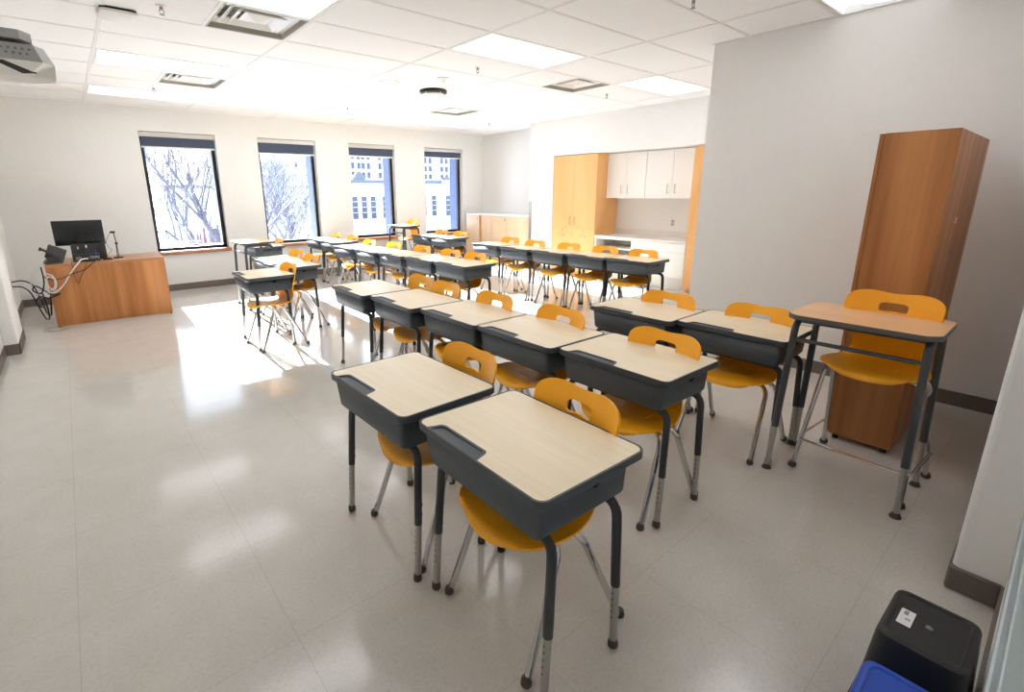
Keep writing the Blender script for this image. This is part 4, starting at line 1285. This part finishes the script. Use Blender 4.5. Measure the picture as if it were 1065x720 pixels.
def make_tree(name, label, loc, height, seed, spread=0.55, levels=5, upright=True):
    rnd = random.Random(seed)
    t = thing(name, label, 'tree', loc, group='snow-covered trees outside')
    tr = mb(); br = mb()
    def grow(p, d, ln, r, lev):
        pts = [p]; cur = Vector(p); dd = d.copy()
        k = 4 if lev else 5
        for i in range(k):
            dd = (dd + Vector((rnd.uniform(-1, 1), rnd.uniform(-1, 1), rnd.uniform(-.6, 1) * (.6 if upright else .1))) * 0.16).normalized()
            cur = cur + dd * ln / k
            pts.append(cur.copy())
        rad = [r * (1 - 0.5 * i / k) for i in range(k + 1)]
        (tr if lev == 0 else br).tube(pts, r, 6 if lev < 2 else 4, False, rad)
        if lev >= levels: return
        nb = rnd.choice((4, 5)) if lev else 9
        for q in range(nb):
            f = rnd.uniform(0.3, 1.0) if lev else rnd.uniform(0.35, 1.0)
            i = min(k - 1, int(f * k)); fr = f * k - i
            bp = pts[i].lerp(pts[i + 1], fr)
            az = rnd.uniform(0, 2 * PI)
            side = Vector((math.cos(az), math.sin(az), 0))
            nd = (dd * (1 - spread) + side * spread + Vector((0, 0, .25 if upright else -.05))).normalized()
            grow(bp, nd, ln * rnd.uniform(0.55, 0.78), max(0.008, rad[i] * rnd.uniform(.5, .65)), lev + 1)
    grow(Vector((0, 0, 0)), Vector((0, 0, 1)), height * 0.42, height * 0.020, 0)
    tr.build('trunk', M_BARK, t, smooth=60)
    br.build('branches', M_BARK, t, smooth=60)
    return t
make_tree('bare_tree', 'bare snowy tree with tall fanning branches outside the first window', (5.0, 23.0, GZ), 12.2, 11, 0.42, 4)
make_tree('bare_tree', 'bare snowy tree with gnarled boughs at the left of the first window', (3.0, 19.5, GZ), 8.3, 23, 0.62, 5, False)
make_tree('bare_tree', 'low snowy tree with twisting boughs outside the second window', (8.7, 20.5, GZ), 8.4, 5, 0.64, 5, False)
make_tree('bare_tree', 'snowy tree further back at the left of the second window', (10.2, 31.0, GZ), 11.5, 41, 0.5, 5)
make_tree('bare_tree', 'small snowy tree before the white building outside the third window', (17.2, 31.0, GZ), 7.6, 9, 0.62, 5, False)

t = thing('red_twig_shrub', 'reddish snowy shrub low outside the first window', 'shrub', (4.7, 25.0, GZ))
rnd = random.Random(3); o = mb()
for k in range(48):
    a = rnd.uniform(0, 2 * PI); rr = rnd.uniform(0.1, 1.0)
    o.tube([(0.25 * rr * math.cos(a), .25 * rr * math.sin(a), 0), (0.7 * rr * math.cos(a), .7 * rr * math.sin(a), 3.4), (1.0 * rr * math.cos(a), 1.0 * rr * math.sin(a), rnd.uniform(4.0, 5.2))], 0.03, 4, False, [0.05, 0.035, 0.02])
o.build('twigs', M_SHRUB, t)

# white stone building opposite the third and fourth windows
Y6 = 60.0
t = thing('stone_building', 'white stone building with narrow tall windows and grey cornice outside', 'building', (0, Y6, GZ))
z0 = -GZ
o = mb(); o.box(26.0, 42.4, 0, 18, 0, 3.0 + z0); o.build('wall', M_FACADE, t)
o = mb(); o.box(42.4, 62.0, -0.8, 18, 0, 3.4 + z0); o.build('wing', M_FACADE, t)
o = mb(); o.box(25.7, 42.4, -0.45, 0, 2.75 + z0, 3.15 + z0); o.build('cornice', M_CORN, t)
o = mb(); o.box(42.2, 62.0, -1.25, -0.8, 3.2 + z0, 3.6 + z0); o.build('cornice', M_CORN, t)
for x, y in ((29.0, 0), (30.3, 0), (31.6, 0), (33.4, 0), (35.0, 0), (39.6, 0), (41.3, 0), (43.2, -.8), (46.0, -.8), (48.0, -.8)):
    f_ = mb(); f_.box(x - .34, x + .34, y - .10, y - .005, -1.75 + z0, 1.05 + z0); fo = f_.build('window', M_FWIN, t)
    s_ = mb()
    for k in range(3):
        s_.box(x - .34, x + .34, y - .13, y - .10, -1.0 + .7 * k + z0, -.93 + .7 * k + z0)
    s_.build('mullion', M_FACADE, fo)
o = mb(); o.box(24.0, 62, -6, -5.5, 0, -2.6 + z0); o.build('garden_wall', M_FACADE2, t)
o = mb(); o.lathe([(0.9, 3.0), (0.9, 3.5), (0.5, 4.0), (0.2, 4.3)], (31.2, 3.0, z0), 12); o.build('roof_vent', M_CORN, t)

def tower(name, label, y, x0, x1, zt, cols, rows_, wz, ww, mat):
    t = thing(name, label, 'building', (0, y, GZ))
    o = mb(); o.box(x0, x1, 0, 14, 0, zt - GZ); o.build('wall', mat, t)
    p = mb(); p.box(-ww / 2, ww / 2, -0.25, -0.01, 0, wz); w0 = p.build('window', M_FWIN, t)
    first = True
    for c_ in cols:
        for r_ in rows_:
            q = w0 if first else w0.copy()
            if not first:
                COL.objects.link(q); q.parent = t
            first = False
            q.location = (c_, 0, r_ - GZ)
    return t
tower('apartment_tower', 'white high-rise with a grid of windows behind the stone building', 110, 51.0, 66.0, 26.0, [53.2, 54.7, 55.8, 57.2, 60.2, 61.5, 63.4], [4.9, 7.0, 9.1, 11.3, 13.5, 15.7], 1.4, 0.72, M_FACADE2)
tower('apartment_tower', 'white high-rise with balconied windows seen through the last window', 115, 72.0, 92.0, 26.0, [75.2, 76.6, 78.2, 82.0, 83.6, 85.4], [4.9, 7.0, 9.1, 11.3, 13.5, 15.7], 1.4, 0.8, M_FACADE2)
tower('brick_block', 'low grey block with two window rows seen through the second window', 105, 29.5, 35.8, 7.6, [30.4, 31.6, 32.8, 34.0, 35.1], [4.3, 5.9], 1.0, 0.8, M_FACADE3)
tower('white_block', 'narrow white block at the right of the second window', 112, 39.2, 44.6, 9.2, [40.6, 43.2], [4.4, 7.0], 1.3, 0.7, M_FACADE2)
t = thing('boundary_wall', 'long pale low building beyond the trees outside the second window', 'building', (0, 58, GZ))
o = mb(); o.box(8, 25.0, 0, 8, 0, 2.2 - GZ); o.build('wall', M_FACADE, t)
o = mb(); o.box(7.8, 25.2, -.3, 0, 2.1 - GZ, 2.4 - GZ); o.build('parapet', M_CORN, t)
for x in (17.2, 18.4, 19.6, 21.4):
    o = mb(); o.box(x - .3, x + .3, -.1, -.005, -1.4 - GZ, 0.6 - GZ); o.build('window', M_FWIN, t)

# ------------------------------------------------------------------ light
sd = Vector((-0.035, -1.0, -0.435)).normalized()
L = bpy.data.lights.new('sun', 'SUN'); L.energy = 21.0; L.angle = math.radians(0.53); L.color = (1.0, 0.99, 0.985)
so = bpy.data.objects.new('sun', L); COL.objects.link(so)
so.rotation_euler = sd.to_track_quat('-Z', 'Y').to_euler(); so.location = (2, 30, 15)

w = bpy.data.worlds.new('sky'); scene.world = w; w.use_nodes = True
nt = w.node_tree; nt.nodes.clear()
tc = nt.nodes.new('ShaderNodeTexCoord'); sx = nt.nodes.new('ShaderNodeSeparateXYZ'); rp = nt.nodes.new('ShaderNodeValToRGB')
nt.links.new(tc.outputs['Generated'], sx.inputs[0]); nt.links.new(sx.outputs[2], rp.inputs[0])
rp.color_ramp.elements[0].position = 0.0; rp.color_ramp.elements[0].color = (0.92, 0.96, 1.0, 1)
rp.color_ramp.elements[1].position = 0.8; rp.color_ramp.elements[1].color = (0.62, 0.78, 1.0, 1)
bg = nt.nodes.new('ShaderNodeBackground'); bg.inputs[1].default_value = 1.7
ou = nt.nodes.new('ShaderNodeOutputWorld')
nt.links.new(rp.outputs[0], bg.inputs[0]); nt.links.new(bg.outputs[0], ou.inputs[0])

# daylight portals in the four openings guide the sampler
for a, c in win:
    pl = bpy.data.lights.new('daylight_portal', 'AREA'); pl.shape = 'RECTANGLE'; pl.size = c - a; pl.size_y = WZ1 - WZ0
    pl.cycles.is_portal = True
    po = bpy.data.objects.new('daylight_portal', pl); COL.objects.link(po)
    po.location = ((a + c) / 2, YW + T + 0.01, (WZ0 + WZ1) / 2); po.rotation_euler = (-PI / 2, 0, 0)

# ------------------------------------------------------------------ camera (17 mm wide angle, slightly shifted)
cam = bpy.data.cameras.new('camera'); co = bpy.data.objects.new('camera', cam); COL.objects.link(co)
F_, CX, CY = 510.07, 493.72, 331.75
cam.sensor_fit = 'HORIZONTAL'; cam.sensor_width = 36.0
cam.lens = 36.0 * F_ / 1065.0
cam.shift_x = (532.5 - CX) / 1065.0
cam.shift_y = -(360.0 - CY) / 1065.0
cam.clip_start = 0.01; cam.clip_end = 500
yaw, pit, rol = 0.6816, -0.2525, -0.0081
fw = Vector((math.sin(yaw) * math.cos(pit), math.cos(yaw) * math.cos(pit), math.sin(pit)))
ri = Vector((math.cos(yaw), -math.sin(yaw), 0)); up = ri.cross(fw)
R = ri * math.cos(rol) + up * math.sin(rol); U = -ri * math.sin(rol) + up * math.cos(rol)
mw = Matrix(((R.x, U.x, -fw.x, 0), (R.y, U.y, -fw.y, 0), (R.z, U.z, -fw.z, 1.4798), (0, 0, 0, 1)))
co.matrix_world = mw
scene.camera = co

vs = scene.view_settings
vs.view_transform = 'Standard'; vs.look = 'None'; vs.gamma = 1.0; vs.exposure = 1.6
vs.use_curve_mapping = False
cy = scene.cycles
cy.use_denoising = True
cy.max_bounces = 14; cy.diffuse_bounces = 10; cy.glossy_bounces = 6; cy.transparent_max_bounces = 12
cy.sample_clamp_indirect = 8.0
cy.caustics_reflective = False; cy.caustics_refractive = False
